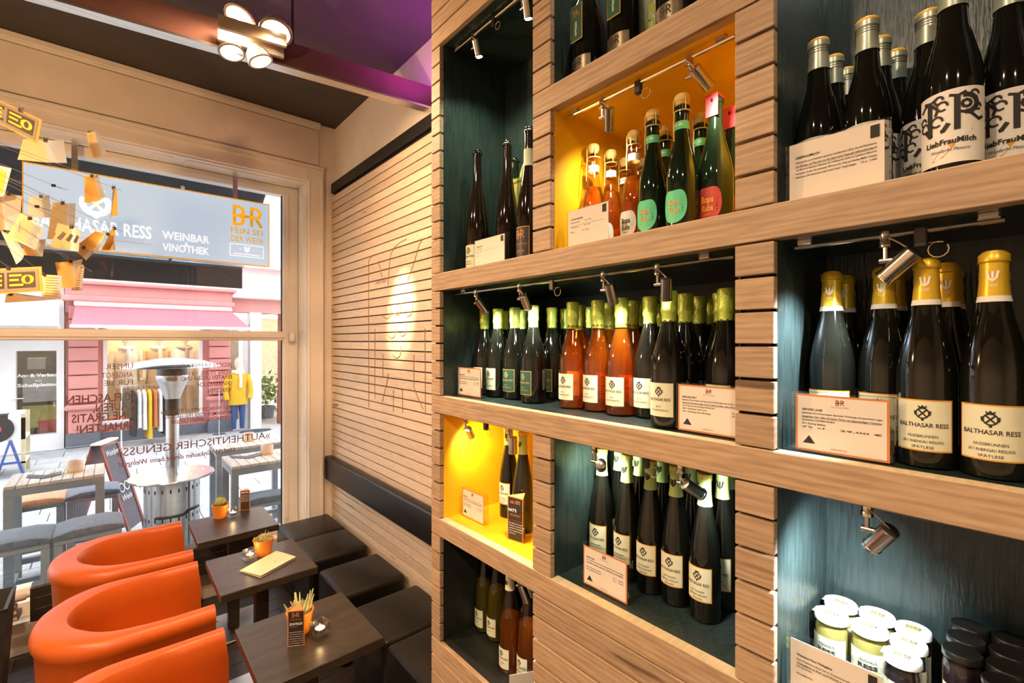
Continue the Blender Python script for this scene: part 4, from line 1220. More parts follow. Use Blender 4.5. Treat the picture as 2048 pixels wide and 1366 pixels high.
G = 'gold-capped bottles'
for u, x, l in ((1663, 1.04, 'gold-capped bottle farthest left in its niche, standing behind the price card'),
                (1690, 1.125, 'gold-capped bottle close behind the leftmost gold-capped one'),
                (1768, 1.045, 'gold-capped bottle right below the spotlight'),
                (1790, 1.13, 'gold-capped bottle close behind the one below the spotlight'),
                (1853, 0.99, 'gold-capped bottle with its full cream label beside the price card'),
                (1893, 1.075, 'gold-capped bottle close behind the one with the full cream label'),
                (1903, 1.15, 'gold-capped bottle deepest in the niche, only a strip of cap showing'),
                (1988, 0.985, 'gold-capped bottle at the right edge of the picture')):
    bottle('gold', u, x, 'R2', l, G, 5)
G = 'screw-capped bottles with ornate labels'
for u, x, l in ((1637, 1.00, 'screw-capped dark bottle behind the price card, front one on the left'),
                (1667, 1.08, 'screw-capped dark bottle, middle one of the left row'),
                (1692, 1.15, 'screw-capped dark bottle, rearmost of the left row'),
                (1734, 1.00, 'screw-capped dark bottle at the right corner of the price card'),
                (1759, 1.08, 'screw-capped dark bottle, middle one of the second row'),
                (1791, 1.15, 'screw-capped dark bottle, rearmost of the second row'),
                (1856, 1.055, 'screw-capped bottle with its ornate label partly covered by the front bottle'),
                (1905, 0.969, 'screw-capped bottle with the big ornate black-letter label in full view'),
                (2018, 1.03, 'screw-capped ornate-label bottle cut by the right picture edge')):
    bottle('ornate', u, x, 'R1', l, G, 5)
G = 'tied-cork bottles in the upper yellow niche'
for kd, u, x, l in (('cider', 1187, 1.03, 'amber cider bottle with tied cork nearest the niche wall'),
                    ('cider', 1222, 1.10, 'amber cider bottle with a bright reflection, second from the niche wall'),
                    ('cider', 1268, 1.045, 'amber bottle with a cream heart-shaped label'),
                    ('cider', 1250, 1.18, 'amber bottle half hidden behind the cream heart-label bottle'),
                    ('mint', 1306, 1.02, 'dark tied-cork bottle with the smaller-looking mint heart label'),
                    ('mint', 1364, 1.005, 'dark tied-cork bottle with the mint heart label at the very front'),
                    ('mint', 1330, 1.12, 'dark tied-cork bottle with green neck band between the two mint-label fronts'),
                    ('mint', 1286, 1.265, 'dark tied-cork bottle deep in the niche behind the cream label'),
                    ('mint', 1401, 1.125, 'dark tied-cork bottle standing behind the red-sealed bottle'),
                    ('redlabel', 1431, 1.055, 'dark bottle with red heart label and red paper seal over its mouth'),
                    ('redlabel', 1465, 1.145, 'dark red-label bottle mostly hidden by the oak divider'),
                    ('mint', 1452, 1.20, 'dark tied-cork bottle at the back beside the oak divider')):
    bottle(kd, u, x, 'M1', l, G, 5, s={'mint': 1.06, 'redlabel': 1.1}.get(kd, 1.0))
G = 'tall bottles in the dark niche'
for kd, u, x, l, s_ in (('magnum', 955, 1.00, 'tall dark bottle with cream label standing alone in the dark niche', .98),
                        ('magnum_bare', 1015, 1.045, 'tallest dark bottle behind the small price card', 1.0),
                        ('magnum_green', 1030, 1.135, 'tall green bottle without label beside the yellow wooden box', .96),
                        ('caviar', 1058, 0.985, 'tall dark bottle with black and copper label against the oak divider', .93)):
    bottle(kd, u, x, 'L1', l, G, 4, s=s_)
G = 'bottles with engraved metal labels'
for u, x, l in ((1178, 1.0, 'engraved-metal-label bottle with green hanging tag nearest the niche wall'),
                (1252, 1.0, 'engraved-metal-label bottle between the two tall gift boxes'),
                (1352, 1.0, 'engraved-metal-label bottle right of the printed gift box')):
    bottle('metal', u, x, 'M0', l, G, 3)
G = 'bottles in the lowest niche'
for kd, u, x, l in (('hock_white', 969, 1.075, 'white wine bottle deepest in the lowest dark niche'),
                    ('hock_white', 993, 1.075, 'white wine bottle second from the left in the lowest dark niche'),
                    ('hock_white', 1012, 1.165, 'white wine bottle behind the other two in the lowest dark niche'),
                    ('hock_rose', 1020, 1.005, 'rosé wine bottle at the front of the lowest dark niche'),
                    ('hock_rose', 1056, 1.02, 'rosé wine bottle beside the slats in the lowest dark niche')):
    bottle(kd, u, x, 'L4', l, G, 4)
G = 'bottles in the lower yellow niche'
for u, x, l in ((1018, 1.115, 'riesling bottle behind the hanging spotlight in the lower yellow niche'),
                (1046, 1.06, 'riesling bottle beside the oak divider in the lower yellow niche')):
    bottle('hock_white' if False else 'riesling', u, x, 'L3', l, G, 4)

# --- gift boxes and carrier
def gift_box(u0, u1, x, m, edge, label, words=None):
    y1, y0 = yat(u0, x), yat(u1, x)
    t = thing('gift_box', label, 'box', (x, (y0 + y1) / 2, FLOORZ['M0']))
    hw = (y1 - y0) / 2
    part('box_body', MB().cbox((0.004, -hw, 0), (0.09, hw, 0.40), .002), edge, t)
    part('box_front', MB().cbox((0, -hw + .004, 0.001), (0.004, hw - .004, 0.399), .001), m, t)
    if words:
        me = Print2D().text(words, 0, 0, hw * 1.15, .20, 'L', bold=.05).mesh('ink_lime', lambda a, b: (-.0006, hw * .55 - b, .012 + a))
        put('box_print', me, t)
gift_box(1209, 1238, 1.035, 'box_black', 'box_orange', 'black gift box with orange edge beside the first metal-label bottle')
gift_box(1285, 1336, 1.03, 'box_white', 'box_orange', 'pale gift box printed with big lime letters', 'RESS')
ct = thing('bottle_carrier', 'yellow wooden bottle carrier with a rope handle in the dark niche', 'box', (1.135, yat(1058, 1.135), FLOORZ['L1']))
part('carrier_box', MB().box((-.045, -.055, 0), (-.039, .055, .33)).box((.039, -.055, 0), (.045, .055, .33)).box((-.039, .049, 0), (.039, .055, .33)).box((-.039, -.055, 0), (.039, -.049, .33)).box((-.039, -.049, 0), (.039, .049, .008)), 'sleeve_yellow', ct)
part('rope_handle', MB().tube([(0, .045 * math.cos(R(a)), .33 + .075 * math.sin(R(a))) for a in range(0, 181, 15)], .006, 8), 'string', ct, True)
part('carrier_lid', MB().cbox((-.047, -.057, .318), (.047, .057, .332), .002), 'sleeve_yellow', ct)

# ================================================================== PRICE CARDS IN ACRYLIC BLOCKS
def card(y0, y1, x, niche, label, head, body, kind='orange', h=.108, rz=0.0, th=.018):
    y = (y0 + y1) / 2; wd = abs(y1 - y0)
    t = thing('price_card', label, 'price card', (x, y, FLOORZ[niche]), rz, 'price cards in acrylic blocks')
    part('acrylic_block', MB().cbox((0, -wd / 2, 0), (th, wd / 2, h), .0015), 'acrylic', t)
    xs = th * .55
    p = part('paper_card', MB().box((-.0018, -wd / 2 + .005, .003), (-.0008, wd / 2 - .008, h - .004)), 'card_orange' if kind == 'orange' else 'card_paper', t)
    L, Rr, B, T = -wd / 2 + .008, wd / 2 - .005, .003, h - .004
    if kind == 'orange':
        put('card_field', MB().box((-.0024, -wd / 2 + .0085, .0065), (-.0018, wd / 2 - .0115, h - .0075)).mesh('card_field', 'card_paper'), p)
    a, b = Print2D(), Print2D()
    if kind == 'orange':
        b.monogram(.002, h * .82, h * .075).text('BALTHASAR RESS', .002, h * .775, h * .022)
    else:
        a.rect(Rr - .018, h * .74, Rr - .006, h * .92)
    yy = h * .70
    if head: a.text(head, L + wd * .07, h * .72 if kind != 'orange' else h * .70, h * .034, align='L', bold=.025)
    a.rect(L + wd * .07, h * .575, Rr - wd * .08, h * .579)
    for i, ln in enumerate(body):
        if ln: a.text(ln, L + wd * .07, h * (.645 - .058 * i), h * .028, wd * .78 if len(ln) > 44 else None, align='L', bold=.012)
    if kind == 'orange':
        a.poly([(L + wd * .08, h * .16), (L + wd * .21, h * .16), (L + wd * .145, h * .29)])
        b.text('EHRENSACHE', .0, h * .10, h * .025)
    put('card_print', a.flat('ink', (-.0029, 0, 0), *FACE_MX), p)
    if b.v: put('card_print', b.flat('ink_orange', (-.0029, 0, 0), *FACE_MX), p)
    return t
TX = ['Unsere Lagenweine stammen aus den besten Parzellen des Rheingaus', 'und reifen langsam in grossen Holzfässern im Gutskeller.', '', '2011 Riesling trocken                         75 cl    9,80 €', '2012 Riesling feinherb                        75 cl   10,50 €']
card(.163, .311, .945, 'R2', 'price card with copper border in front of the gold-capped bottles', 'GROSSE LAGE', ['bezeichnet die hochwertigsten deutschen Weinberge mit besonderen Lagen', 'abgegrenzt. Hier reifen die besten Weine mit eigenständigem Charakter', 'Hattenheim NUSSBRUNNEN', '2011 Riesling Spätlese', '                                             75 cl    29,00 €'])
card(.168, .318, .935, 'R1', 'price card with black emblem in front of the screw-capped bottles', 'LIEBFRAUMILCH', ['Liebfraumilch ist ein lieblicher deutscher Qualitätswein (QbA), der aus Rheinhessen,', 'dem Rheingau, der Pfalz oder von der Nahe kommt. Heute gilt Liebfraumilch aber als', 'eine Marke für lieblichen Weisswein. Für Liebfraumilch dürfen nur bestimmte Rebsorten', 'verwendet werden. Zu mindestens 70% muss der Wein aus Riesling, Müller-Thurgau', 'bestehen. Die Restsüsse darf nicht unter 18 g/l liegen.     75 cl   7,99€'], 'plain', .112)
card(1.285, 1.436, .972, 'W', 'price card with copper border at the slatted end of the sparkling wine niche', 'RIESLING BRUT', TX)
card(.396, .548, .955, 'W', 'price card with copper border beside the front sparkling bottle, partly behind the oak divider', 'RIESLING SEKT', ['Balthasar Ress Sekte sind klassische Flaschengärung, bei der die', 'besten Grundweine lange auf der Hefe im Keller reifen können.', '»Von Unserm« Der Rheingau Riesling Sekt', '2012 Riesling Sekt brut                                75 cl', '2011 Riesling Sekt Jahrgang                            75 cl'])
card(.715, .862, .94, 'M1', 'amber-lit price card in front of the cider bottles in the upper yellow niche', 'VON DEN BIRNEN', ['Birnen Schaumwein              75 cl   12,00', '', 'Cidre Rosé brut                75 cl   14,00', '', 'Quitte                         75 cl   16,00'], 'plain')
card(1.124, 1.295, .945, 'L1', 'price card catching a white reflection in the tall dark niche', 'SPEZIALITÄTEN', ['Rheingau Magnum', '', 'Spätlese       1,5 l', '', 'Auslese'], 'plain', .10)
card(1.285, 1.428, .985, 'L3', 'glowing price card against the wall of the lower yellow niche', 'MONOPOL', TX)
card(.668, .818, .952, 'M3', 'price card with copper border in front of the green-capped bottles', 'ERSTE LAGE', TX)
card(.172, .318, .94, 'R3', 'brownish price card in front of the jelly jars', 'Weinhaus Ress Weingelee', ['Das Weinhaus Ress hat in Zusammenarbeit mit der Firma', 'Weingelee in Rot und Weiss produziert, verfeinert', 'mit Gewürzen.', '', 'Weingelee Rot'], 'plain')
card(.97, 1.09, .945, 'L4', 'price card seen edge-on in front of the rosé wine', None, ['Rosé'], 'plain', .10, R(62))

# --- folded card with 1870
tb = thing('folded_card', 'dark three-sided folded card printed 1870 in the lower yellow niche', 'folded card', (.985, 1.125, FLOORZ['L3']))
def tent(t, wd, h, m, edge, front, side=None, frontink='ink_orange', more=None):
    """three-sided upright card; front faces -X"""
    d = wd * .87
    A, B, C = Vector((0, wd / 2, 0)), Vector((0, -wd / 2, 0)), Vector((d, 0, 0))
    b = part('card_sleeve', MB().prism([A, B, C], (0, 0, h)), edge, t)
    e = .003
    put('front_panel', MB().box((-.0006, -wd / 2 + e, e), (0, wd / 2 - e, h - e)).mesh('front_panel', m), b)
    n = Vector((wd / 2, -d, 0)).normalized(); tdir = (C - B).normalized()
    q = [B + tdir * e + Vector((0, 0, e)), C - tdir * e + Vector((0, 0, e)), C - tdir * e + Vector((0, 0, h - e)), B + tdir * e + Vector((0, 0, h - e))]
    put('side_panel', MB().prism(q, n * .0006).mesh('side_panel', m), b)
    put('front_print', front.flat(frontink, (-.001, 0, 0), *FACE_MX), b)
    if more: put('front_print', more.flat('ink_white', (-.001, 0, 0), *FACE_MX), b)
    sd = Print2D()
    for i in range(7): sd.rect(wd * .2, h * (.3 + .05 * i), wd * (.8 - .05 * (i % 3)), h * (.312 + .05 * i))
    put('side_print', sd.flat('ink_grey', B + n * .001, tdir, (0, 0, 1)), b)
a = Print2D().text('seit 1870', 0, .120, .012, .040, bold=.01).rect(-.026, .066, .026, .0665).text('GESCHMECKT?', 0, .080, .0075, .044)
b = Print2D().text("HAT'S", -.012, .094, .0095, bold=.03)
for i, s_ in enumerate(('Das zählen wir zu dem', 'Schönsten, wenn der Gast', 'zufrieden ist. Empfehlen', 'Sie uns weiter und wir', 'freuen uns.')): b.text(s_, -.024, .055 - i * .008, .0042, align='L', bold=.01)
tent(tb, .062, .142, 'tent_black', 'tent_orange', a, more=b)
tb.rotation_euler = (0, 0, R(12))

# ================================================================== JARS
def jar(h, r, glass, fillm, lidm, lid_h=.012, stick=None, art=None):
    e = bpy.data.objects.new('jelly_jar', None); COL.objects.link(e); e.empty_display_size = .03
    put('jar_glass', MB().lathe([(r * .9, 0), (r, .004), (r, h - .024), (r * .93, h - .016), (r * .9, h - lid_h * .6)], 20).mesh('jar_glass', glass, True), e)
    put('jelly', MB().lathe([(r * .86, .003), (r * .94, .006), (r * .94, h - .026), (r * .86, h - .019)], 20).mesh('jelly', fillm, True), e)
    l = put('lid', MB().lathe([(r * .97, h - lid_h), (r * 1.03, h - lid_h + .001), (r * 1.03, h - .002), (r * .98, h), (r * .84, h - .0012), (.0005, h - .0012)], 22, caps=False).mesh('lid', lidm, True), e)
    if stick:
        s_ = put('lid_sticker', MB().box((-.016, -.009, h - .0008), (.016, .009, h - .0002)).box((-.016, .009, h - .0008), (.008, r * 1.02, h - .0004)).mesh('lid_sticker', 'sticker'), l)
        p = Print2D(); 
        for i, w_ in enumerate(stick): p.text(w_, 0, .001 - i * .0065, .0045, .022, bold=.03)
        put('sticker_print', p.flat('ink', (0, 0, h), (0, 1, 0), (-1, 0, 0)), s_)
    if art:
        lb = put('label', wrap(r, .010, h * .62, 70, 'label_jelly', .0006), e)
        p = Print2D().text(art[0], 0, h * .44, .006, r * 1.0).text(art[1], 0, h * .33, .0075, r * 1.1, bold=.04).text(art[2], 0, h * .18, .0065, r * 1.5, bold=.02)
        put('label_print', p.bent('ink', r + .0012), lb)
        if len(art) > 3: put('label_leaf', wrap(r, .010, h * .30, 34, 'label_leaf', .0009), lb)
    return e
JP = {'y': jar(.100, .0285, 'jar_glass', 'jelly_yellow', 'lid_white', stick=('WEINGELEE', 'RESS'), art=('WEINHAUS', 'RESS', 'WEINGELEE', 1)),
      'd': jar(.100, .0265, 'jar_glass', 'jelly_dark', 'lid_white', stick=('WEINGELEE', 'RESS'), art=('WEINHAUS', 'RESS', 'WEINGELEE')),
      'b': jar(.140, .0240, 'jar_glass', 'jelly_dark', 'lid_black', art=('WINZER', 'TRAUBE', 'SENF'))}
JU = set()
G = 'jars in the lowest right niche'
for kd, x, y, l in (('y', 1.09, .286, 'yellow jelly jar with white lid, front left of the four yellow ones'), ('y', 1.152, .286, 'yellow jelly jar with white lid, back left of the four yellow ones'),
                    ('y', 1.096, .226, 'yellow jelly jar with white lid, front right of the four yellow ones'), ('y', 1.157, .226, 'yellow jelly jar with white lid, back right of the four yellow ones'),
                    ('d', 1.037, .168, 'dark jelly jar with white lid, front one of the row of three'), ('d', 1.094, .168, 'dark jelly jar with white lid, middle one of the row of three'),
                    ('d', 1.151, .170, 'dark jelly jar with white lid, rear one of the row of three'),
                    ('b', 1.048, .094, 'black-lidded jar, front one of the middle row, cream label showing'), ('b', 1.10, .094, 'black-lidded jar, middle one of the middle row'),
                    ('b', 1.153, .094, 'black-lidded jar, rear one of the middle row'), ('b', 1.155, .043, 'black-lidded jar, rearmost in the row at the right picture edge'),
                    ('b', 1.102, .043, 'black-lidded jar, third from the front at the right picture edge'), ('b', 1.05, .043, 'black-lidded jar, second from the front at the right picture edge'),
                    ('b', .998, .045, 'black-lidded jar nearest the viewer at the right picture edge')):
    o = JP[kd] if kd not in JU else copy_tree(JP[kd]); JU.add(kd)
    o.location = (x, y, FLOORZ['R3']); o.rotation_euler = (0, 0, R(random.uniform(-8, 8))); tag(o, l, 'jar', G)

# ================================================================== BISTRO FURNITURE
TX0, TX1 = 0.415, 0.888
TY = [(1.872, 2.352), (2.705, 3.195), (3.507, 3.985)]
TL = ['dark wooden bistro table nearest the viewer', 'dark wooden bistro table in the middle with the cream menu on it', 'dark wooden bistro table next to the window']
for (y0, y1), l in zip(TY, TL):
    cx, cy = (TX0 + TX1) / 2, (y0 + y1) / 2
    t = thing('bistro_table', l, 'table', (cx, cy, 0), 0, 'dark bistro tables')
    hx, hy = (TX1 - TX0) / 2, (y1 - y0) / 2
    part('table_top', MB().cbox((-hx, -hy, TZ - 0.042), (hx, hy, TZ), .003), 'table_wood', t)
    part('apron', MB().box((-hx * .6, -hy * .6, TZ - .065), (hx * .6, hy * .6, TZ - .042)), 'plastic_black', t)
    part('post', MB().cbox((-.033, -.033, .012), (.033, .033, TZ - .06), .004), 'table_wood', t)
    part('base_plate', rb if False else MB().cbox((-.20, -.20, .0), (.20, .20, .012), .004), 'plate_steel', t)

# leather cube stools
st = rbox('stool_cushion', (.432, .436, .34), .032, 'leather_black', 4, dome=.012)
sb = rbox('stool_base', (.412, .416, .10), .01, 'leather_black', 2)
SL = ['black leather cube stool in the corner by the window', 'black leather cube stool touching the corner stool', 'black leather cube stool beside the middle table',
      'black leather cube stool, second nearest the viewer', 'black leather cube stool nearest the viewer against the oak unit']
for (y0, y1), l in zip(((3.845, 4.285), (3.402, 3.842), (2.81, 3.25), (2.228, 2.668), (1.785, 2.225)), SL):
    t = thing('cube_stool', l, 'stool', (1.278, (y0 + y1) / 2, 0), 0, 'black leather cube stools')
    put('stool_base', sb, t, (0, 0, 0.012)); put('stool_cushion', st, t, (0, 0, .108))
    part('glide', MB().lathe([(.015, 0), (.015, .013)], 10, (-.17, -.17)).lathe([(.015, 0), (.015, .013)], 10, (.17, -.17)).lathe([(.015, 0), (.015, .013)], 10, (-.17, .17)).lathe([(.015, 0), (.015, .013)], 10, (.17, .17)), 'plastic_black', t)

# orange tub armchairs, open towards +X
def tub():
    # U-shaped centre line of the shell's outer face
    Wd, Lf, Rr = .335, .345, .335          # half width, front end, back radius
    path = []
    for x in (Lf, .26, .17, .09, .02): path.append((x, -Wd, 0, -1))
    n = 16
    for i in range(n + 1):
        a = R(-90 - 180 * i / n)
        ex = 1.0
        path.append((-.01 + Rr * .93 * math.cos(a), Wd * math.sin(a), math.cos(a), math.sin(a)))
    for x in (.02, .09, .17, .26, Lf): path.append((x, Wd, 0, 1))
    N = len(path)
    vs, fs, seam = [], [], []
    for i, (x, y, nx, ny) in enumerate(path):
        back = max(0.0, min(1.0, (.12 - x) / .35))
        wdt = .078 + .050 * back
        top = .700 + .012 * back
        sec = [(-.028, .03), (-.020, .20), (-.008, .50), (-.003, .615), (.010, .640), (.013, .668), (.002, top - .012), (-.018, top), (-wdt * .5, top + .003), (-wdt + .016, top - .004), (-wdt, top - .03),
               (-wdt - .002, .58), (-wdt - .004, .40), (-wdt - .004, .22)]
        seam.append(Vector((x + nx * .0062, y + ny * .0062, .637)))
        for o_, z in sec:
            px, py = x + nx * o_, y + ny * o_
            if i in (0, N - 1) and z > .03: px -= .012 * (1 if z > .6 else 0)
            vs.append((px, py, z))
    K = len(sec)
    for i in range(N - 1):
        for k in range(K):
            k2 = (k + 1) % K
            fs.append((i * K + k, (i + 1) * K + k, (i + 1) * K + k2, i * K + k2))
    fs.append(tuple(range(K))); fs.append(tuple((N - 1) * K + k for k in range(K - 1, -1, -1)))
    mb = MB(); mb.add(vs, fs)
    me = mb.mesh('shell', 'leather_orange', True)
    return me, seam
shell, seam = tub()
seam_me = MB().tube(seam, .0028, 6).mesh('seam', 'piping_orange', True)
bm = bmesh.new()
def seat_poly():
    pts = []
    for i in range(15):
        a = R(-90 - 180 * i / 14)
        pts.append((-.0 + .21 * math.cos(a), .243 * math.sin(a)))
    return [(.30, -.243)] + pts + [(.30, .243)]
sp_ = seat_poly()
mb = MB(); n = len(sp_)
vs = []
for sc, z in ((.97, .20), (1.0, .23), (1.0, .375), (.97, .40), (.90, .412), (.6, .42)):
    vs += [(x * sc + .03 * (1 - sc), y * sc, z) for x, y in sp_]
fs = [tuple(range(n - 1, -1, -1))]
for k_ in range(5):
    fs += [(k_ * n + i, k_ * n + (i + 1) % n, (k_ + 1) * n + (i + 1) % n, (k_ + 1) * n + i) for i in range(n)]
fs.append(tuple(5 * n + i for i in range(n)))
seat_me = mb.add(vs, fs).mesh('seat_cushion', 'leather_orange', True)
foot_me = MB().lathe([(.016, 0), (.02, .035)], 12).mesh('foot', 'plastic_black', True)
vseam_me = MB().tube([(-.055, .335 - .105, .69), (-.055, .335 - .102, .60), (-.055, .335 - .1005, .43)], .0016, 5).mesh('stitched_seam', 'piping_orange', True)
for cy, l in ((2.145, 'orange leather tub armchair nearest the viewer, cut by the lower picture edge'), (2.99, 'orange leather tub armchair in the middle'), (3.80, 'orange leather tub armchair by the window')):
    t = thing('tub_armchair', l, 'armchair', (.055, cy, 0), 0, 'orange tub armchairs')
    put('shell', shell, t); put('seam', seam_me, t); put('stitched_seam', vseam_me, t); put('seat_cushion', seat_me, t)
    for fx, fy in ((.26, .27), (.26, -.27), (-.22, .2), (-.22, -.2)): put('foot', foot_me, t, (fx, fy, 0))

# ================================================================== ON THE TABLES
def pot(u, v, label, plant, hgt=.072, r1=.045, r0=.033, k=1.22):
    p = onz(u, v, TZ)
    t = thing('plant_pot', label, 'potted plant', (p.x, p.y, TZ)); t.scale = (k, k, k)
    part('pot', MB().lathe([(r0, 0), (r1, hgt), (r1 * 1.04, hgt), (r1 * 1.04, hgt + .004), (r1 * .92, hgt + .004), (r1 * .88, hgt - .012)], 24, caps=False).lathe([(.0005, .001), (r0, .001)], 24, caps=False), 'terracotta', t, True)
    part('soil', MB().lathe([(r1 * .88, hgt - .014), (r1 * .5, hgt - .008), (.0005, hgt - .007)], 18, caps=False), 'soil', t, True)
    if plant == 'globe':
        pr = [(.004, 0)] + [(.027 * math.sin(R(a)), .030 - .030 * math.cos(R(a))) for a in range(20, 180, 16)] + [(.001, .060)]
        mb = MB()
        vs, fs = [], []; n = 24
        for r, h in pr:
            for i in range(n):
                q = 1 + .07 * math.cos(i * PI * 2 * 12 / n)
                vs.append((r * q * math.cos(2 * PI * i / n), r * q * math.sin(2 * PI * i / n), hgt - .012 + h))
        for k_ in range(len(pr) - 1):
            fs += [(k_ * n + i, k_ * n + (i + 1) % n, (k_ + 1) * n + (i + 1) % n, (k_ + 1) * n + i) for i in range(n)]
        c_ = part('cactus_body', mb.add(vs, fs), 'cactus', t, True)
        s_ = MB()
        for i in range(170):
            a, b_ = random.uniform(0, 2 * PI), math.acos(random.uniform(-.4, 1))
            d = Vector((math.sin(b_) * math.cos(a), math.sin(b_) * math.sin(a), math.cos(b_))); o_ = Vector((0, 0, hgt + .018))
            p0 = o_ + d * .027; e_ = d.cross(Vector((0.1, .2, 1))).normalized() * .0005
            p1 = o_ + (d + Vector((random.uniform(-.3, .3), random.uniform(-.3, .3), random.uniform(-.2, .2)))) * .037
            s_.add([p0 - e_, p0 + e_, p1], [(0, 1, 2)])
        s_ = part('spines', s_, 'spines', c_); s_['kind'] = 'stuff'
        part('bud', MB().lathe([(.006, 0), (.008, .004), (.005, .011), (.001, .014)], 10, z=hgt + .044), 'leaf_green', t, True)
    elif plant == 'cushion':
        mb = MB()
        for i in range(95):
            a, rr = random.uniform(0, 2 * PI), .036 * math.sqrt(random.random())
            p0 = Vector((rr * math.cos(a), rr * math.sin(a), hgt - .012))
            d = Vector((random.uniform(-.5, .5), random.uniform(-.5, .5), random.uniform(.6, 1.2))).normalized() * random.uniform(.02, .042)
            b_ = Vector((random.uniform(-.02, .02), random.uniform(-.02, .02), .004))
            mb.tube([p0, p0 + d * .6, p0 + d + b_ * .6], [.0016, .0012, .0005], 4)
        o_ = part('sprigs', mb, 'sprig', t, True); o_['kind'] = 'stuff'
    else:
        mb = MB()
        for i in range(26):
            a, rr = random.uniform(0, 2 * PI), .03 * math.sqrt(random.random())
            p0 = Vector((rr * math.cos(a), rr * math.sin(a), hgt - .012))
            d = Vector((math.cos(a) * random.uniform(.1, .5), math.sin(a) * random.uniform(.1, .5), 1)).normalized() * random.uniform(.03, .075)
            mb.tube([p0, p0 + d * .5, p0 + d], [.0036, .004, .0016], 5)
        o_ = part('fingers', mb, 'sprig', t, True); o_['kind'] = 'stuff'
    return t
pot(441, 1034, 'orange pot with a round spiny cactus on the table by the window', 'globe')
pot(527, 1108, 'orange pot with a bushy pale cactus on the middle table', 'cushion')
pot(600, 1262, 'orange pot with finger-like succulent on the nearest table', 'finger')
# hidden round coaster under the near pot
def coaster(u, v):
    p = onz(u, v, TZ)
    o = part('coaster', MB().lathe([(.052, 0), (.053, .001), (.053, .003), (.051, .0035)], 28), 'plastic_black', None, True, (p.x, p.y, TZ))
def tealight(u, v, label, rz):
    p = onz(u, v, TZ)
    t = thing('tealight_holder', label, 'candle holder', (p.x, p.y, TZ), R(rz)); t.scale = (1.2, 1.2, 1.2)
    a = .027
    g = part('glass_cube', MB().cbox((-a, -a, 0), (a, a, .018), .003).cbox((-a, -a, .018), (a, -a + .008, .056), .002).cbox((-a, a - .008, .018), (a, a, .056), .002).cbox((-a, -a + .008, .018), (-a + .008, a - .008, .056), .002).cbox((a - .008, -a + .008, .018), (a, a - .008, .056), .002), 'clear_glass', t)
    part('tin_cup', MB().lathe([(.0175, .019), (.0178, .034), (.0172, .034), (.0168, .031)], 18, caps=False), 'tin', t, True)
    c_ = part('candle', MB().lathe([(.0165, .0195), (.0165, .033), (.004, .032), (.0005, .0318)], 18), 'wax', t, True)
    part('flame', MB().lathe([(.0006, .033), (.0028, .037), (.0024, .042), (.0004, .049)], 8), 'flame', c_, True)
    lamp('candle_glow', 'POINT', (p.x, p.y, TZ + .056), 0.35, (1.0, 0.62, 0.28), radius=.006)
tealight(466, 1036, 'glass tealight holder between the round cactus and the menu stand', 20)
tealight(500, 1122, 'glass tealight holder left of the bushy cactus on the middle table', 10)
tealight(640, 1274, 'glass tealight holder on the nearest table', 14)
def table_tent(u, v, head, label, lines, logo, rz):
    p = onz(u, v, TZ)
    t = thing('table_tent', label, 'menu stand', (p.x, p.y, TZ), R(rz)); t.scale = (1.22, 1.22, 1.08)
    a = Print2D()
    if logo: a.monogram(0, .112, .016).text('BALTHASAR RESS', 0, .100, .005, .034)
    b = Print2D().text(head, 0, .082 if logo else .118, .0085, .042, bold=.03)
    for i, s_ in enumerate(lines): (a if i == 0 and logo else b).text(s_, -.021, (.073 if logo else .102) - i * .0085 - (.012 if logo and i else 0), .0042, .043 if len(s_) > 15 else None, align='L')
    tent(t, .054, .136, 'tent_black', 'tent_orange', a if a.v else Print2D().rect(-.02, .02, .02, .0205), more=b)
table_tent(490, 1020, 'SAMSTAGS', 'dark menu stand with SAMSTAGS heading on the table by the window', ['Ab 10 Uhr Weinprobe', 'mit den Winzern der', 'Region. Kommen Sie', 'vorbei und verkosten', 'Sie unsere Weine', 'ganz unverbindlich.'], False, 68)
table_tent(592, 1292, 'ZECHE PRELLER?', 'dark menu stand with copper monogram on the nearest table', ['GEWINNT!', 'Bezahlen Sie Ihre Zeche bei', 'uns und nehmen Sie den', 'Wein mit nach Hause. Auf', 'jede Flasche erhalten Sie', 'einen Nachlass vom Preis', 'der Karte. Fragen Sie uns', 'gerne danach.'], True, 60)
# folded menu
mc = [onz(*p, TZ) for p in ((479, 1143), (552, 1103), (592, 1117), (521, 1156))]
mo = sum((Vector(q) for q in mc), Vector()) / 4
t = thing('folded_menu', 'cream folded drinks menu lying on the middle table', 'menu', (mo.x, mo.y, TZ))
loc_ = [q - mo for q in mc]
def sheet(z0, z1, m, nm, par=None, lift=0.0):
    A, B, C, D = loc_
    vs, fs = [], []
    nn = 6
    for i in range(nn + 1):
        e_ = i / nn
        p, q = A.lerp(D, e_), B.lerp(C, e_)
        zz = lift * math.sin(e_ * PI * .5)
        for s_ in (p, q): vs += [(s_.x, s_.y, z0 + zz), (s_.x, s_.y, z1 + zz)]
    for i in range(nn):
        k_ = i * 4
        fs += [(k_, k_ + 2, k_ + 6, k_ + 4), (k_ + 1, k_ + 5, k_ + 7, k_ + 3), (k_, k_ + 4, k_ + 5, k_ + 1), (k_ + 2, k_ + 3, k_ + 7, k_ + 6)]
    fs += [(0, 1, 3, 2), (nn * 4, nn * 4 + 2, nn * 4 + 3, nn * 4 + 1)]
    return part(nm, MB().add(vs, fs), m, par or t)
sheet(.0003, .0013, 'menu_cream', 'lower_leaf')
ul_ = sheet(.0040, .0050, 'menu_cream', 'upper_leaf', lift=.006)
A, B, C, D = loc_
ey = (B - A).normalized(); ex = (D - A).normalized()
put('menu_print', Print2D().crest(0, 0, .014).flat('ink_gold', A.lerp(C, .62) + Vector((0, 0, .0125)), ex, ey), ul_)

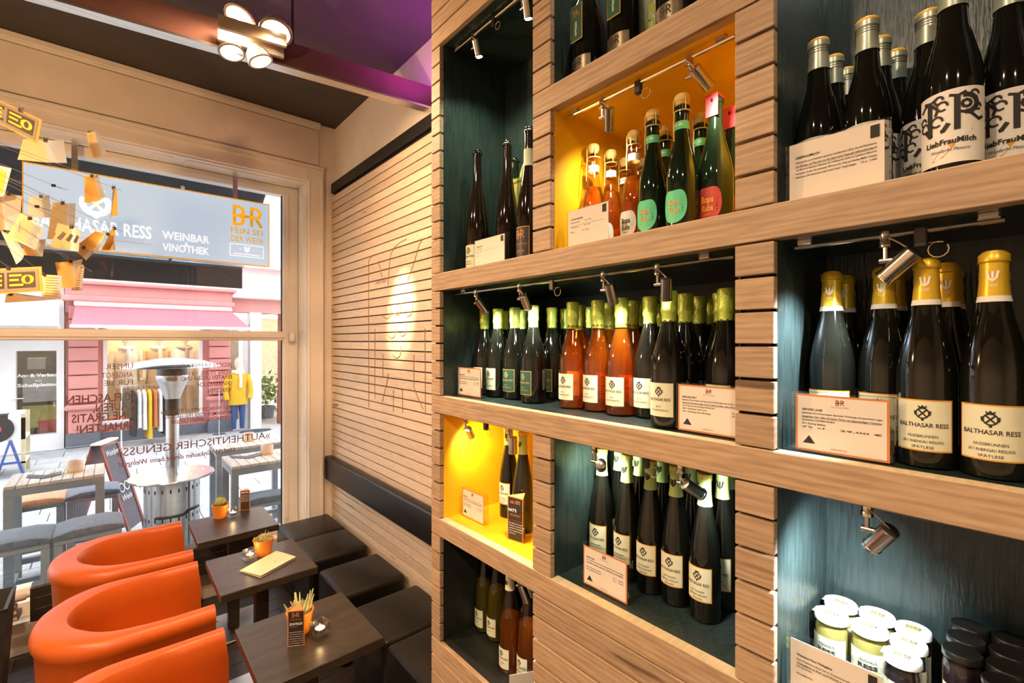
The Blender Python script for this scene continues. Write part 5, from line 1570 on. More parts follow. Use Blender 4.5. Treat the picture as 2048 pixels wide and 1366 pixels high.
# ================================================================== BY THE WINDOW: RADIATOR, PLANTER, BOOKS
rd = thing('radiator', 'low dark panel radiator with slotted top below the window', 'radiator', (.1, 4.20, .25))
part('panel', MB().cbox((-.48, -.055, 0), (.80, .055, .215), .006), 'radiator_black', rd)
for z_ in (.075, .145): part('panel_line', MB().box((-.455, -.0575, z_), (.78, -.0545, z_ + .004)), 'nickel', rd)
g_ = part('top_grille', MB().cbox((-.47, -.05, .2145), (.79, .05, .219), .002), 'dark_metal', rd)
mb = MB()
for i in range(60):
    for yy in (-.032, 0, .032): mb.box((-.42 + i * .0195, yy - .011, .2188), (-.411 + i * .0195, yy + .011, .2198))
o_ = part('grille_slot', mb, 'plastic_black', g_); o_['kind'] = 'stuff'
part('valve', MB().tube([(-.48, -.01, .155), (-.50, -.01, .155)], .010, 10).tube([(-.50, -.01, .155), (-.515, -.01, .155), (-.58, -.01, .155)], [.019, .021, .0195], 14), 'cream_plastic', rd, True)
part('wall_bracket', MB().box((-.40, -.02, -.03), (-.36, .05, 0)).box((.3, -.02, -.03), (.34, .05, 0)), 'plastic_black', rd)
part('pipe', MB().tube([(-.44, .0, .0), (-.44, 0, -.25)], .008).tube([(-.40, .02, .0), (-.40, .02, -.25)], .008), 'dark_metal', rd, True)
pp = onz(38, 1300, 0)
pl = thing('planter_box', 'tall dark tapered planter at the left picture edge', 'planter', (-.565, 3.72, 0))
mb = MB()
def frus(r0, r1, z0, z1): 
    return [(-r0, -r0, z0), (r0, -r0, z0), (r0, r0, z0), (-r0, r0, z0), (-r1, -r1, z1), (r1, -r1, z1), (r1, r1, z1), (-r1, r1, z1)], [(0, 3, 2, 1), (0, 1, 5, 4), (1, 2, 6, 5), (2, 3, 7, 6), (3, 0, 4, 7)]
mb.add(*frus(.12, .155, 0, .60))
v_, f_ = frus(.10, .14, .45, .60); mb.add(v_, [(0, 1, 2, 3)] + [tuple(reversed(q)) for q in f_[1:]])
mb.add([(-.155, -.155, .6), (.155, -.155, .6), (.155, .155, .6), (-.155, .155, .6), (-.14, -.14, .6), (.14, -.14, .6), (.14, .14, .6), (-.14, .14, .6)], [(0, 1, 5, 4), (1, 2, 6, 5), (2, 3, 7, 6), (3, 0, 4, 7)])
part('planter_wall', mb, 'radiator_black', pl)
part('planter_rim', MB().box((-.156, -.156, .585), (.156, -.146, .603)).box((-.156, .146, .585), (.156, .156, .603)).box((-.156, -.146, .585), (-.146, .146, .603)).box((.146, -.146, .585), (.156, .146, .603)), 'plastic_black', pl)
for i, l in enumerate(('worn book at the bottom of the stack beside the radiator', 'worn book in the middle of the stack beside the radiator', 'worn book on top of the stack beside the radiator')):
    t = thing('stacked_book', l, 'book', (-.50 - i * .012, 4.235, .272 + i * .034), R((-3, 5, 14)[i]), 'books beside the radiator')
    part('pages', MB().box((-.07, -.052, .004), (.066, .052, .029)), 'book_paper', t)
    part('cover', MB().box((-.072, -.055, 0), (.07, .055, .004)).box((-.072, -.055, .029), (.07, .055, .033)).box((.066, -.055, .004), (.07, .055, .029)), 'book_cover', t)

# ================================================================== HANGING SIGN IN THE WINDOW
SY = 4.40
sx0, sx1, sz0, sz1 = ony(47, 400, SY).x, ony(537, 400, SY).x, 2.648, 3.172
sg = thing('hanging_sign', 'large pale sign hanging inside the window with white and yellow lettering', 'sign', ((sx0 + sx1) / 2, SY, sz0))
sc_ = Vector(((sx0 + sx1) / 2, SY, sz0)); sw, sh = sx1 - sx0, sz1 - sz0
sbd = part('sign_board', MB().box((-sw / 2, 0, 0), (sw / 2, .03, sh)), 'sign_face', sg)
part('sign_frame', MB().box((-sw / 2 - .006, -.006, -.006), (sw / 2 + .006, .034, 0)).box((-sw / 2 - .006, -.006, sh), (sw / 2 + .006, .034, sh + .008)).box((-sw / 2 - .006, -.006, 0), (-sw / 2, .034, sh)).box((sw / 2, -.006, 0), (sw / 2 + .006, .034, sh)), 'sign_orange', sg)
for u in (149, 471):
    x_ = ony(u, 380, SY).x - sc_.x
    part('hanging_post', MB().box((x_ - .016, .006, sh), (x_ + .016, .026, 3.395 - sz0)), 'brushed', sg)
def S_(u, v):
    p = ony(u, v, SY); return p.x - sc_.x, p.z - sz0
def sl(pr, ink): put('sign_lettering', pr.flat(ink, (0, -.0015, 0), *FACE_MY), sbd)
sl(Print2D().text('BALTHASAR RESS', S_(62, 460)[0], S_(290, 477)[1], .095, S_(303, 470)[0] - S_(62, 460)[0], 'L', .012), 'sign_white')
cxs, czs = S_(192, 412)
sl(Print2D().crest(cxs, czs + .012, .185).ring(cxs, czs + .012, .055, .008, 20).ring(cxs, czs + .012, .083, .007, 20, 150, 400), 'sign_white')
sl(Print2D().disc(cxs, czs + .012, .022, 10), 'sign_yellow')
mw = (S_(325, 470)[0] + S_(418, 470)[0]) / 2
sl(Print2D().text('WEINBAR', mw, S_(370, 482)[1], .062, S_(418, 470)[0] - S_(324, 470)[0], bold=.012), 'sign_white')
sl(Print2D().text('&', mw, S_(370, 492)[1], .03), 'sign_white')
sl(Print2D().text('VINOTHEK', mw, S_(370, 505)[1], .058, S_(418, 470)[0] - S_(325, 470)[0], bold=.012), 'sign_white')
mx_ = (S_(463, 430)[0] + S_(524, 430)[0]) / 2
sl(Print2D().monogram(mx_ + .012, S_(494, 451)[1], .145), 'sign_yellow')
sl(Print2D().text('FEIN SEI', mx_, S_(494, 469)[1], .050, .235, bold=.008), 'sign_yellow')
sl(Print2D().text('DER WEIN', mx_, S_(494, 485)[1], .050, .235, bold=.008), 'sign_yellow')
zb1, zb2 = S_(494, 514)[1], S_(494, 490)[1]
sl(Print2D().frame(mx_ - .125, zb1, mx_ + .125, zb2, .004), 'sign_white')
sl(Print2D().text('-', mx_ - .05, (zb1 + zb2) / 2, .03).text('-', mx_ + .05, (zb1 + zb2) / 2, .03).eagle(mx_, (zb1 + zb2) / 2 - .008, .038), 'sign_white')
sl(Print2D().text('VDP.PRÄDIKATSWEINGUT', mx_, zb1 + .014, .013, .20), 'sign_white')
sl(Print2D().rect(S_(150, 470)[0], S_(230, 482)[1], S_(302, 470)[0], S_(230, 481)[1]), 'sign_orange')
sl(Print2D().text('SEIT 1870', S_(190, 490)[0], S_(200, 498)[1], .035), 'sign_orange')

# ================================================================== PAPER-NOTE CHANDELIER
LC = Vector((-.72, 2.15, 2.72))          # centre of the chandelier, left of the picture
ch = thing('note_chandelier', 'chandelier of paper notes clipped to wires hanging in front of the window', 'chandelier', LC)
part('stem', MB().tube([(0, 0, -.10), (0, 0, ZC - LC.z)], .006), 'nickel', ch, True)
part('bulb', MB().lathe([(.001, -.09), (.035, -.06), (.045, -.02), (.035, .02), (.015, .05)], 16), 'lens_warm', ch, True)
lamp('chandelier_light', 'POINT', LC + Vector((0, 0, -.15)), 75, (1.0, 0.62, 0.30), radius=.04)
mbw = None
def note(c4, m, dist, curl=.02, clip_at=None, art=None, tilt=(0, 0, 0, 0), hang=True):
    """c4: the four corners as seen (top left, top right, bottom right, bottom left); dist: metres along the view; tilt: depth change per corner"""
    P = [ond(u, v, dist + tilt[i]) - LC for i, (u, v) in enumerate(c4)]
    nrm = (P[1] - P[0]).cross(P[3] - P[0]).normalized()
    n = 7; vs, fs = [], []
    for j in range(n + 1):
        for i in range(n + 1):
            a, b = i / n, j / n
            p = P[0].lerp(P[1], a).lerp(P[3].lerp(P[2], a), b)
            p = p + nrm * curl * (math.sin(a * PI) * .6 + (b * b) * .5 * (a - .5))
            vs.append(p)
    N = len(vs)
    vs += [p + nrm * .0005 for p in vs]
    for j in range(n):
        for i in range(n):
            k_ = j * (n + 1) + i
            fs.append((k_, k_ + 1, k_ + n + 2, k_ + n + 1)); fs.append((N + k_, N + k_ + n + 1, N + k_ + n + 2, N + k_ + 1))
    o = part('note', MB().add(vs, fs), m, ch, True)
    lay = 0
    def mapf(a, b):
        p = P[0].lerp(P[1], a).lerp(P[3].lerp(P[2], a), 1 - b); bb = 1 - b
        return p + nrm * (curl * (math.sin(a * PI) * .6 + (bb * bb) * .5 * (a - .5))) + (Vector((0, 0, CH)) - (p + LC)).normalized() * (.0014 + .0009 * lay)
    for lay_, (a_, ink) in enumerate(art or ()):
        lay = min(lay_, 3); put('note_print', a_.mesh(ink, mapf), o)
    cpnt = P[0].lerp(P[1], clip_at if clip_at is not None else .5) + nrm * curl * .5
    part('clip', MB().cbox((-.007, -.004, -.008), (.007, .004, .006), .001).tube([(0, 0, .004), (.010, 0, .016)], .0009, 4).tube([(0, 0, .004), (-.007, 0, .018)], .0009, 4), 'dark_metal', ch, loc=cpnt, rot=(0, 0, R(random.uniform(-40, 40))))
    if hang: part('wire', MB().tube([Vector((random.uniform(-.02, .02), random.uniform(-.02, .02), random.uniform(-.03, .03))), cpnt * .5 + Vector((0, 0, .008)), cpnt + cpnt.normalized() * .05], .0009, 5), 'nickel', ch)
    return o
def lines(n, x0=.12, x1=.88, y0=.12, y1=.88, t=.018):
    q = []
    for i in range(n):
        y = y1 - (y1 - y0) * i / max(1, n - 1)
        q.append((Print2D().rect(x0, y, x1 - random.uniform(0, .25) * (x1 - x0), y + t), 'ink_grey'))
    return q
def poster():
    q = [(Print2D().rect(.05, .08, .95, .92), 'poster_grey'), (Print2D().rect(.12, .2, .48, .82), 'poster_dark'), (Print2D().rect(.52, .2, .90, .82), 'poster_dark')]
    for x in (.20, .80): q.append((Print2D().ring(x, .52, .062, .05, 14, ky=2.6), 'poster_yellow'))
    for r in ((.30, .66, .45, .74), (.30, .48, .45, .56), (.26, .30, .45, .38), (.55, .66, .72, .74), (.55, .48, .68, .56), (.55, .28, .74, .36)):
        q.append((Print2D().rect(*r), 'poster_yellow'))
    return q
D0 = 2.15
note([(-62, 172), (84, 240), (75, 288), (-62, 216)], 'poster_orange', 1.75, .0, .7, poster(), (0, .1, .1, 0))
note([(46, 278), (127, 279), (132, 325), (37, 320)], 'paper_cream', 2.1, .02)
note([(173, 265), (195, 257), (211, 306), (181, 317)], 'paper_cream', 2.3, .02, .1)
note([(168, 352), (195, 347), (208, 392), (171, 407)], 'paper_amber', 2.25, .03, .4)
note([(231, 376), (234, 378), (238, 432), (219, 437)], 'paper_amber', 2.3, .02, .5, None, (0, .08, .08, 0))
note([(-34, 322), (23, 337), (8, 392), (-34, 400)], 'paper_cream', 1.9, .0, .5, [(Print2D().rect(.12, .12, .85, .85), 'poster_yellow')])
note([(-30, 378), (44, 392), (37, 463), (-30, 455)], 'paper_rust', 1.95, .01, .62)
note([(58, 393), (98, 390), (102, 434), (55, 435)], 'paper_white', 2.4, .02, .5)
note([(105, 404), (151, 407), (148, 482), (95, 478)], 'paper_cream', 2.3, .01, .4)
note([(42, 426), (89, 458), (68, 500), (15, 474)], 'paper_cream', 1.95, .015, .3, lines(12))
dia = [(Print2D().poly([(x - .12, .4), (x + .01, .72), (x + .12, .66), (x, .34)]), 'poster_dark') for x in (.22, .5, .8)]
note([(115, 446), (162, 459), (155, 503), (102, 494)], 'paper_kraft', 2.0, .02, .5, dia)
note([(190, 462), (213, 467), (190, 507), (157, 491)], 'paper_amber', 2.25, .04, .8)
note([(160, 492), (188, 504), (171, 521), (152, 503)], 'paper_kraft', 2.2, .01, .2, lines(5))
note([(225, 454), (228, 470), (229, 499), (205, 500)], 'paper_amber', 2.3, .02, .1)
note([(0, 459), (20, 463), (45, 500), (35, 529)], 'paper_white', 2.0, .02, .2)
note([(48, 480), (92, 478), (84, 513), (45, 510)], 'paper_amber', 2.1, .01, .5)
note([(-62, 540), (83, 533), (86, 583), (-62, 592)], 'poster_orange', 1.8, .0, .55, poster())
note([(110, 525), (165, 518), (157, 570), (122, 577)], 'paper_amber', 2.2, .02, .5)
note([(158, 530), (169, 533), (163, 581), (143, 581)], 'paper_kraft', 2.1, .005, .5, lines(9, .2, .9))
note([(86, 549), (124, 551), (121, 599), (84, 596)], 'paper_cream', 1.98, .006, .1, lines(8), (0, 0, 0, 0))
note([(12, 588), (30, 586), (118, 598), (10, 606)], 'paper_cream', 1.9, .01, .4)
for u, v, a in ((107, 371, 12), (74, 413, 0)):
    p = ond(u, v, 2.2) - LC
    part('clip', MB().cbox((-.008, -.004, -.006), (.008, .004, .006), .001).tube([(0, 0, 0), (.05, 0, -.012)], .0009, 4), 'dark_metal', ch, loc=p)
    part('wire', MB().tube([(0, 0, 0), p * .5, p * 1.05], .0009, 5), 'nickel', ch)

# ================================================================== THE STREET
ZS = -0.25
YF = 13.5
gr = struct('street', MB().box((-14, YW + 0.45, ZS - .25), (14, 13.2, ZS - .03)), 'paver_joint')
pv = MB().cbox((0, 0, -.035), (.592, .392, 0), .006).mesh('paving_slab', 'paver')
for j in range(9):
    for i in range(14):
        x_ = -4.2 + i * .6 + (j % 2) * .3; y_ = 5.0 + j * .4
        d_ = Vector((x_ + .3, y_ + .2, 0)); 
        u_ = 1024 + FPX * (d_.x * _c - d_.y * _s) / (d_.x * _s + d_.y * _c)
        if -150 < u_ < 680: put('paving_slab', pv, gr, (x_, y_, ZS))
pv2 = MB().cbox((0, 0, -.035), (.692, .492, 0), .006).mesh('paving_slab', 'paver')
for j in range(10):
    for i in range(16):
        x_ = -5.6 + i * .7 + (j % 2) * .35; y_ = 8.6 + j * .5
        if y_ > 13.0: continue
        d_ = Vector((x_ + .35, y_ + .25, 0))
        u_ = 1024 + FPX * (d_.x * _c - d_.y * _s) / (d_.x * _s + d_.y * _c)
        if -150 < u_ < 680: put('paving_slab', pv2, gr, (x_, y_, ZS))
struct('pavement', MB().box((-14, 13.1, ZS - .25), (14, 17, ZS)), 'cobble')

# --- own awning over the window
aw = thing('window_awning', 'dark fabric awning of the wine bar seen from below through the window', 'awning', (-.6, 5.4, 2.6))
AO = aw.location.copy()
def ap(name, mb, m, t=aw, off=None, smooth=False):
    o = part(name, mb, m, None, smooth); o.parent = t; o.matrix_parent_inverse = Matrix.Translation(-(off or t.location)); return o
ap('canopy', MB().prism([(-2.6, 4.76, 3.50), (1.13, 4.76, 3.50), (1.13, 6.0, 2.86), (-2.6, 6.0, 2.86)], (0, 0, .006)), 'awning_dark')
ap('valance', MB().box((-2.6, 5.99, 2.60), (1.13, 5.996, 2.87)), 'awning_dark')
ap('front_bar', MB().cbox((-2.6, 5.96, 2.84), (1.15, 6.01, 2.90), .006), 'steel')
for x_ in (-2.2, 0.46):
    ap('awning_arm', MB().tube([(x_, 4.78, 3.3), (x_ + .1, 5.4, 3.06), (x_, 5.97, 2.84)], .016), 'steel')

# --- pink shop opposite
def F(u, v, y=YF): return ony(u, v, y)
bl = thing('pink_shop', 'pink shop house across the street with rusticated pillars and a lit display window', 'building', (.8, YF, ZS))
def fp(name, mb, m, par=bl):
    o = part(name, mb, m, None); o.parent = par
    b_ = par
    off = Vector()
    while b_ is not None: off += b_.location; b_ = b_.parent
    o.matrix_parent_inverse = Matrix.Translation(-off) if par is bl or par.parent is None else Matrix.Identity(4)
    return o
xl0, xl1 = F(130, 700).x, F(196, 700).x; xl2 = F(206, 700).x
xr0, xr1, xr2 = F(407, 700).x, F(419, 700).x, F(463, 700).x
ZT = F(170, 603).z
bw = MB()
bw.box((xl0, YF + .18, ZS), (xl2, YF + .5, ZT)); bw.box((xr0, YF + .18, ZS), (xr2, YF + .5, ZT))
zsill = F(300, 843).z
bw.box((xl2, YF + .18, ZS), (xr0, YF + .5, zsill))
bw.box((xl0, YF + .1, 2.62), (xr2, YF + .5, 3.25))
fp('wall', bw, 'facade_pink')
fp('wall_upper', MB().box((xl0, YF + .2, 3.25), (xr2, YF + .6, 9.5)), 'facade_pale')
fp('cornice', MB().cbox((xl0 - .05, YF - .16, ZT), (xr2 + .05, YF + .2, ZT + .12), .02).cbox((xl0, YF - .08, ZT + .12), (xr2, YF + .2, ZT + .36), .01).cbox((xl0 - .08, YF - .2, ZT + .36), (xr2 + .08, YF + .2, ZT + .44), .02), 'facade_pink')
for x0_, x1_ in ((xl0 + .05, xl1), (xr1, xr2 - .02)):
    z_ = F(170, 806).z
    while z_ < 2.75:
        fp('rustication_block', MB().cbox((x0_, YF, z_ + .012), (x1_, YF + .2, z_ + .285), .012), 'facade_pink'); z_ += .298
    zc = F(170, 815).z
    fp('pillar_ledge', MB().cbox((x0_ - .06, YF - .09, zc - .05), (x1_ + .06, YF + .2, zc + .06), .03), 'facade_pink')
    fp('pillar_pedestal', MB().cbox((x0_, YF - .02, ZS + .3), (x1_, YF + .2, zc - .05), .01).cbox((x0_ + .08, YF - .045, ZS + .38), (x1_ - .08, YF, zc - .16), .01), 'facade_pink')
    fp('plinth', MB().cbox((x0_ - .04, YF - .06, ZS), (x1_ + .04, YF + .2, ZS + .30), .01), 'plinth_grey')
fp('plinth', MB().box((xl2 - .12, YF + .12, ZS), (xr0 + .12, YF + .2, ZS + .24)), 'plinth_grey')
fp('sill', MB().cbox((xl2 - .02, YF + .08, zsill), (xr0 + .02, YF + .25, zsill + .07), .01), 'white_paint')
wf = MB()
for a, b in (((xl2, YF + .14, zsill + .07), (xl2 + .07, YF + .22, 2.62)), ((xr0 - .07, YF + .14, zsill + .07), (xr0, YF + .22, 2.62)), ((xl2 + .07, YF + .14, 2.54), (xr0 - .07, YF + .22, 2.62))): wf.box(a, b)
sw_ = fp('shop_window', wf, 'white_paint')
part('pane', MB().box((xl2 + .07, YF + .17, zsill + .07), (xr0 - .07, YF + .178, 2.54)), 'window_glass', sw_)
# display room behind the glass
dr = MB()
dr.box((xl2 - .2, YF + 1.6, ZS), (xr0 + .2, YF + 1.65, 2.9)); dr.box((xl2 - .25, YF + .5, ZS), (xl2 - .2, YF + 1.65, 2.9)); dr.box((xr0 + .2, YF + .5, ZS), (xr0 + .25, YF + 1.65, 2.9))
dr.box((xl2 - .2, YF + .5, 2.85), (xr0 + .2, YF + 1.6, 2.9)); dr.box((xl2 - .2, YF + .25, zsill - .05), (xr0 + .2, YF + 1.6, zsill))
fp('display_room', dr, 'shop_cream')
for x_ in (xl2 + .4, (xl2 + xr0) / 2, xr0 - .4):
    lamp('shop_light', 'POINT', (x_, YF + .6, 2.6), 34, (1.0, 0.82, 0.58), radius=.1)
# pink awning
pa = thing('pink_awning', 'pink fabric awning above the shop window across the street', 'awning', (.8, YF - .4, 2.6))
za0, za1 = F(300, 615).z, F(300, 653, YF - .75).z
ax0, ax1 = F(152, 610).x, F(460, 610).x
bx0, bx1 = ony(142, 652, YF - .75).x, ony(498, 652, YF - .75).x
def pap(n, mb, m): ap(n, mb, m, pa)
pap('canopy', MB().prism([(ax0, YF - .02, za0), (ax1, YF - .02, za0), (bx1, YF - .75, za1), (bx0, YF - .75, za1)], (0, 0, .01)), 'awning_pink')
pap('roller_box', MB().cbox((ax0 - .03, YF - .12, za0 - .03), (ax1 + .03, YF - .0, za0 + .11), .02), 'white_paint')
pap('front_bar', MB().cbox((bx0 - .02, YF - .78, za1 - .05), (bx1 + .02, YF - .73, za1 + .015), .01), 'white_paint')
for x_ in (bx0 + .45, bx1 - .3): pap('awning_arm', MB().tube([(x_, YF - .02, za1 - .15), (x_ - .1, YF - .74, za1 - .03)], .02), 'white_paint')

# mannequins in the window
def figure(name, label, x, y, z0, coat, scarf, legs, h=1.0, group=None):
    t = thing(name, label, 'mannequin', (x, y, z0), 0, group)
    k = h
    part('torso_coat', MB().lathe([(.20 * k, .62 * k), (.215 * k, .66 * k), (.19 * k, .95 * k), (.20 * k, 1.15 * k), (.215 * k, 1.30 * k), (.16 * k, 1.40 * k), (.075 * k, 1.45 * k)], 18, sx=1.0, sy=.62), coat, t, True)
    for s_ in (-1, 1):
        part('sleeve', MB().tube([(s_ * .185 * k, 0, 1.36 * k), (s_ * .25 * k, -.01, 1.15 * k), (s_ * .27 * k, -.05, .92 * k), (s_ * .25 * k, -.09, .76 * k)], [.07 * k, .068 * k, .06 * k, .055 * k], 10), coat, t, True)
        part('leg', MB().tube([(s_ * .085 * k, 0, .66 * k), (s_ * .09 * k, 0, .36 * k), (s_ * .09 * k, 0, .02 * k)], [.085 * k, .065 * k, .05 * k], 10), legs, t, True)
    part('scarf', MB().tube([(.105 * k * math.cos(i * PI / 7), -.02 + .09 * k * math.sin(i * PI / 7), 1.43 * k + .015 * math.sin(i)) for i in range(14)], .045 * k, 8, True).tube([(.03, -.12 * k, 1.42 * k), (.04, -.15 * k, 1.25 * k), (.03, -.15 * k, 1.05 * k)], .035 * k, 8), scarf, t, True)
    part('head_form', MB().lathe([(.045 * k, 1.44 * k), (.045 * k, 1.52 * k), (.075 * k, 1.58 * k), (.085 * k, 1.66 * k), (.07 * k, 1.74 * k), (.02 * k, 1.79 * k)], 14, sy=1.1), 'skin_form', t, True)
    return t
zf = zsill
for u, c_, s_, l in ((253, 'coat_cream', 'cloth_white', 'shop window mannequin in a cream coat, leftmost of three'), (316, 'coat_camel', 'coat_cream', 'shop window mannequin in a light camel coat, middle of three'), (369, 'coat_cream', 'scarf_grey', 'shop window mannequin with a grey scarf, rightmost of three')):
    p = ony(u, 700, YF + .95)
    figure('mannequin', l, p.x, p.y, zf, c_, s_, 'coat_camel', 1.17, 'mannequins in the pink shop window')
for u, v, m_, l in ((238, 818, 'cloth_red', 'red folded shoes parcel on the shop window floor'),):
    p = ony(u, 800, YF + .5); t = thing('shoe_parcel', l, 'parcel', (p.x, p.y, zf))
    part('parcel', MB().cbox((-.2, -.08, 0), (.2, .08, .10), .04), m_, t, True)
# yellow coat mannequin at the shop door
p = ony(476, 800, 13.25)
figure('mannequin', 'mannequin in a mustard coat and blue jeans standing outside the white shop door', p.x, p.y, ZS + .06, 'coat_yellow', 'coat_cream', 'jeans', 1.0)
t = thing('mannequin_stand', 'thin metal stand beside the mustard-coated mannequin', 'stand', (p.x - .42, 13.15, ZS))
part('pole', MB().tube([(0, 0, 0), (0, 0, 1.1)], .012), 'steel', t, True); part('foot', MB().lathe([(.14, 0), (.14, .012), (.02, .02)], 18), 'steel', t, True)
t = thing('door_mat', 'dark oval door mat on the pavement by the white door', 'mat', (p.x + .35, 13.05, ZS)); part('mat', MB().lathe([(.36, 0), (.36, .015), (.3, .02)], 24, sy=.6), 'doormat', t, True)

# clothes rack
ra, rb_ = ony(243, 893, 12.95), ony(352, 893, 12.95)
rk = thing('clothes_rack', 'white metal clothes rack on the pavement before the pink shop', 'rack', ((ra.x + rb_.x) / 2, 12.95, ZS))
L_ = (rb_.x - ra.x) / 2
part('frame_rail', MB().tube([(-L_, 0, 0.02), (-L_, 0, 1.30), (L_, 0, 1.30), (L_, 0, 0.02)], .015), 'white_paint', rk, True)
for s_ in (-1, 1): part('rack_foot', MB().bar((s_ * L_, -.25, .03), (s_ * L_, .25, .03), .03, .03), 'white_paint', rk)
gm = ['cloth_olive', 'cloth_dark', 'cloth_white', 'cloth_white', 'cloth_mustard', 'cloth_rust', 'cloth_white', 'cloth_dark', 'cloth_mustard', 'cloth_white']
gl = ['olive padded jacket, first on the rack', 'long black garment, second on the rack', 'white garment with red edge, third on the rack', 'white garment, fourth on the rack', 'mustard garment, fifth on the rack', 'rust-coloured garment, sixth on the rack', 'white patterned garment, seventh on the rack', 'black garment, eighth on the rack', 'second mustard garment, ninth on the rack', 'pale garment, last on the rack']
for i in range(10):
    x_ = rk.location.x - L_ + .10 + i * .115 * L_ * 2 / 1.2
    ln = (.55, .98, .80, .85, 1.05, .82, .92, 1.0, .85, .9)[i]
    t = thing('hanging_garment', gl[i] + ' across the street', 'garment', (x_, 12.95, ZS + 1.30 - .10), R(8), 'clothes hanging on the street rack')
    mb = MB(); vs, fs = [], []
    for hz, w_, th_ in ((0, .05, .02), (-.06, .19, .035), (-.18, .23, .045), (-ln * .6, .22, .05), (-ln, .24, .055)):
        for a in range(12):
            an = 2 * PI * a / 12
            vs.append((th_ * (1.8 if i == 0 else 1) * math.cos(an) * (1 + .25 * math.cos(3 * an)), w_ * math.sin(an), hz))
    for k_ in range(4): fs += [(k_ * 12 + a, k_ * 12 + (a + 1) % 12, (k_ + 1) * 12 + (a + 1) % 12, (k_ + 1) * 12 + a) for a in range(12)]
    fs += [tuple(range(12)), tuple(48 + a for a in range(11, -1, -1))]
    part('fabric', mb.add(vs, fs), gm[i], t, True)
    part('hanger_hook', MB().tube([(0, 0, 0), (0, 0, .07), (0, .015, .10), (0, -.015, .11)], .004, 5), 'dark_metal', t)

# --- shop on the left with white door
ls = thing('white_door_shop', 'shop with white glazed door left of the pink shop', 'building', (-2.4, YF, ZS))
def lp(n, mb, m, par=ls):
    o = part(n, mb, m, None); o.parent = par; o.matrix_parent_inverse = Matrix.Translation(-ls.location); return o
lx0, lx1 = -7.0, xl0 - .02
lp('wall', MB().box((lx0, YF + .15, 2.9), (lx1, YF + .5, 9.5)).box((lx0, YF + .15, ZS), (-3.2, YF + .5, 2.9)), 'facade_pale')
dx0, dx1 = F(30, 780).x, F(112, 780).x
dz0, dz1 = F(70, 872).z, F(70, 702).z
d1 = lp('door_frame', MB().box((-3.2, YF + .1, ZS), (dx0, YF + .3, 2.9)).box((dx1, YF + .1, ZS), (lx1, YF + .3, 2.9)).box((dx0, YF + .1, dz1), (dx1, YF + .3, 2.9)).box((dx0, YF + .1, ZS), (dx1, YF + .3, dz0)), 'white_paint')
lp('door_pane', MB().box((dx0, YF + .19, dz0), (dx1, YF + .2, dz1)), 'window_glass')
lp('door_handle', MB().tube([(dx0 - .03, YF + .06, .85), (dx0 + .12, YF + .05, .85)], .012).lathe([(.03, 0), (.03, .02)], 10, (dx0 - .03, YF + .09), .84), 'steel')
lp('shop_interior', MB().box((-3.2, YF + 2.2, ZS), (lx1, YF + 2.25, 2.9)).box((-3.2, YF + .35, ZS), (-3.15, YF + 2.2, 2.9)).box((-3.2, YF + .35, 2.75), (lx1, YF + 2.2, 2.9)).box((lx1 - .05, YF + .5, ZS), (lx1, YF + 2.2, 2.9)), 'shop_dark')
for i, (a, b, m_) in enumerate((((dx0 + .05, .72), (dx0 + .62, 1.3), 'sleeve_grey'), ((dx0 + .5, .9), (dx1 - .05, 1.25), 'shop_floor'), ((dx0 + .02, .15), (dx0 + .62, .62), 'sleeve_yellow'), ((dx0 + .70, .10), (dx0 + .93, .55), 'sleeve_grey'), ((dx1 - .30, -.05), (dx1 - .02, .30), 'sleeve_red'), ((dx0 + .1, 1.4), (dx1 - .2, 1.65), 'sleeve_grey'))):
    lp('shop_display', MB().cbox((a[0], YF + .5 + .1 * (i % 3), a[1]), (b[0], YF + .62 + .1 * (i % 3), b[1]), .01), m_)
lamp('left_shop_light', 'POINT', ((dx0 + dx1) / 2, YF + 1.0, 2.4), 40, (1.0, 0.86, 0.65), radius=.1)
dp = Print2D().text('An- & Verkauf', 0, .0, .07, .62, bold=.03).text('von', 0, -.10, .05).text('Schallplatten', 0, -.2, .07, .60, bold=.03)
put('door_lettering', dp.flat('ink_white', ((dx0 + dx1) / 2 + .02, YF + .185, F(60, 755).z), *FACE_MY), None)
o = bpy.data.objects['door_lettering']; o.parent = ls; o.matrix_parent_inverse = Matrix.Translation(-ls.location)
wa = thing('white_awning', 'white awning over the shop door at the left', 'awning', (-2.2, YF - .4, 2.6))
q0, q1 = F(118, 602).x, ony(118, 655, YF - .9).x
ap('canopy', MB().prism([(-5.5, YF, F(60, 603).z), (q0, YF, F(60, 603).z), (q1, YF - .9, ony(60, 652, YF - .9).z), (-5.5, YF - .9, ony(60, 652, YF - .9).z)], (0, 0, .01)), 'awning_white', wa)
ap('front_bar', MB().cbox((-5.5, YF - .93, ony(60, 660, YF - .9).z), (q1 + .02, YF - .88, ony(60, 650, YF - .9).z), .01), 'steel', wa)

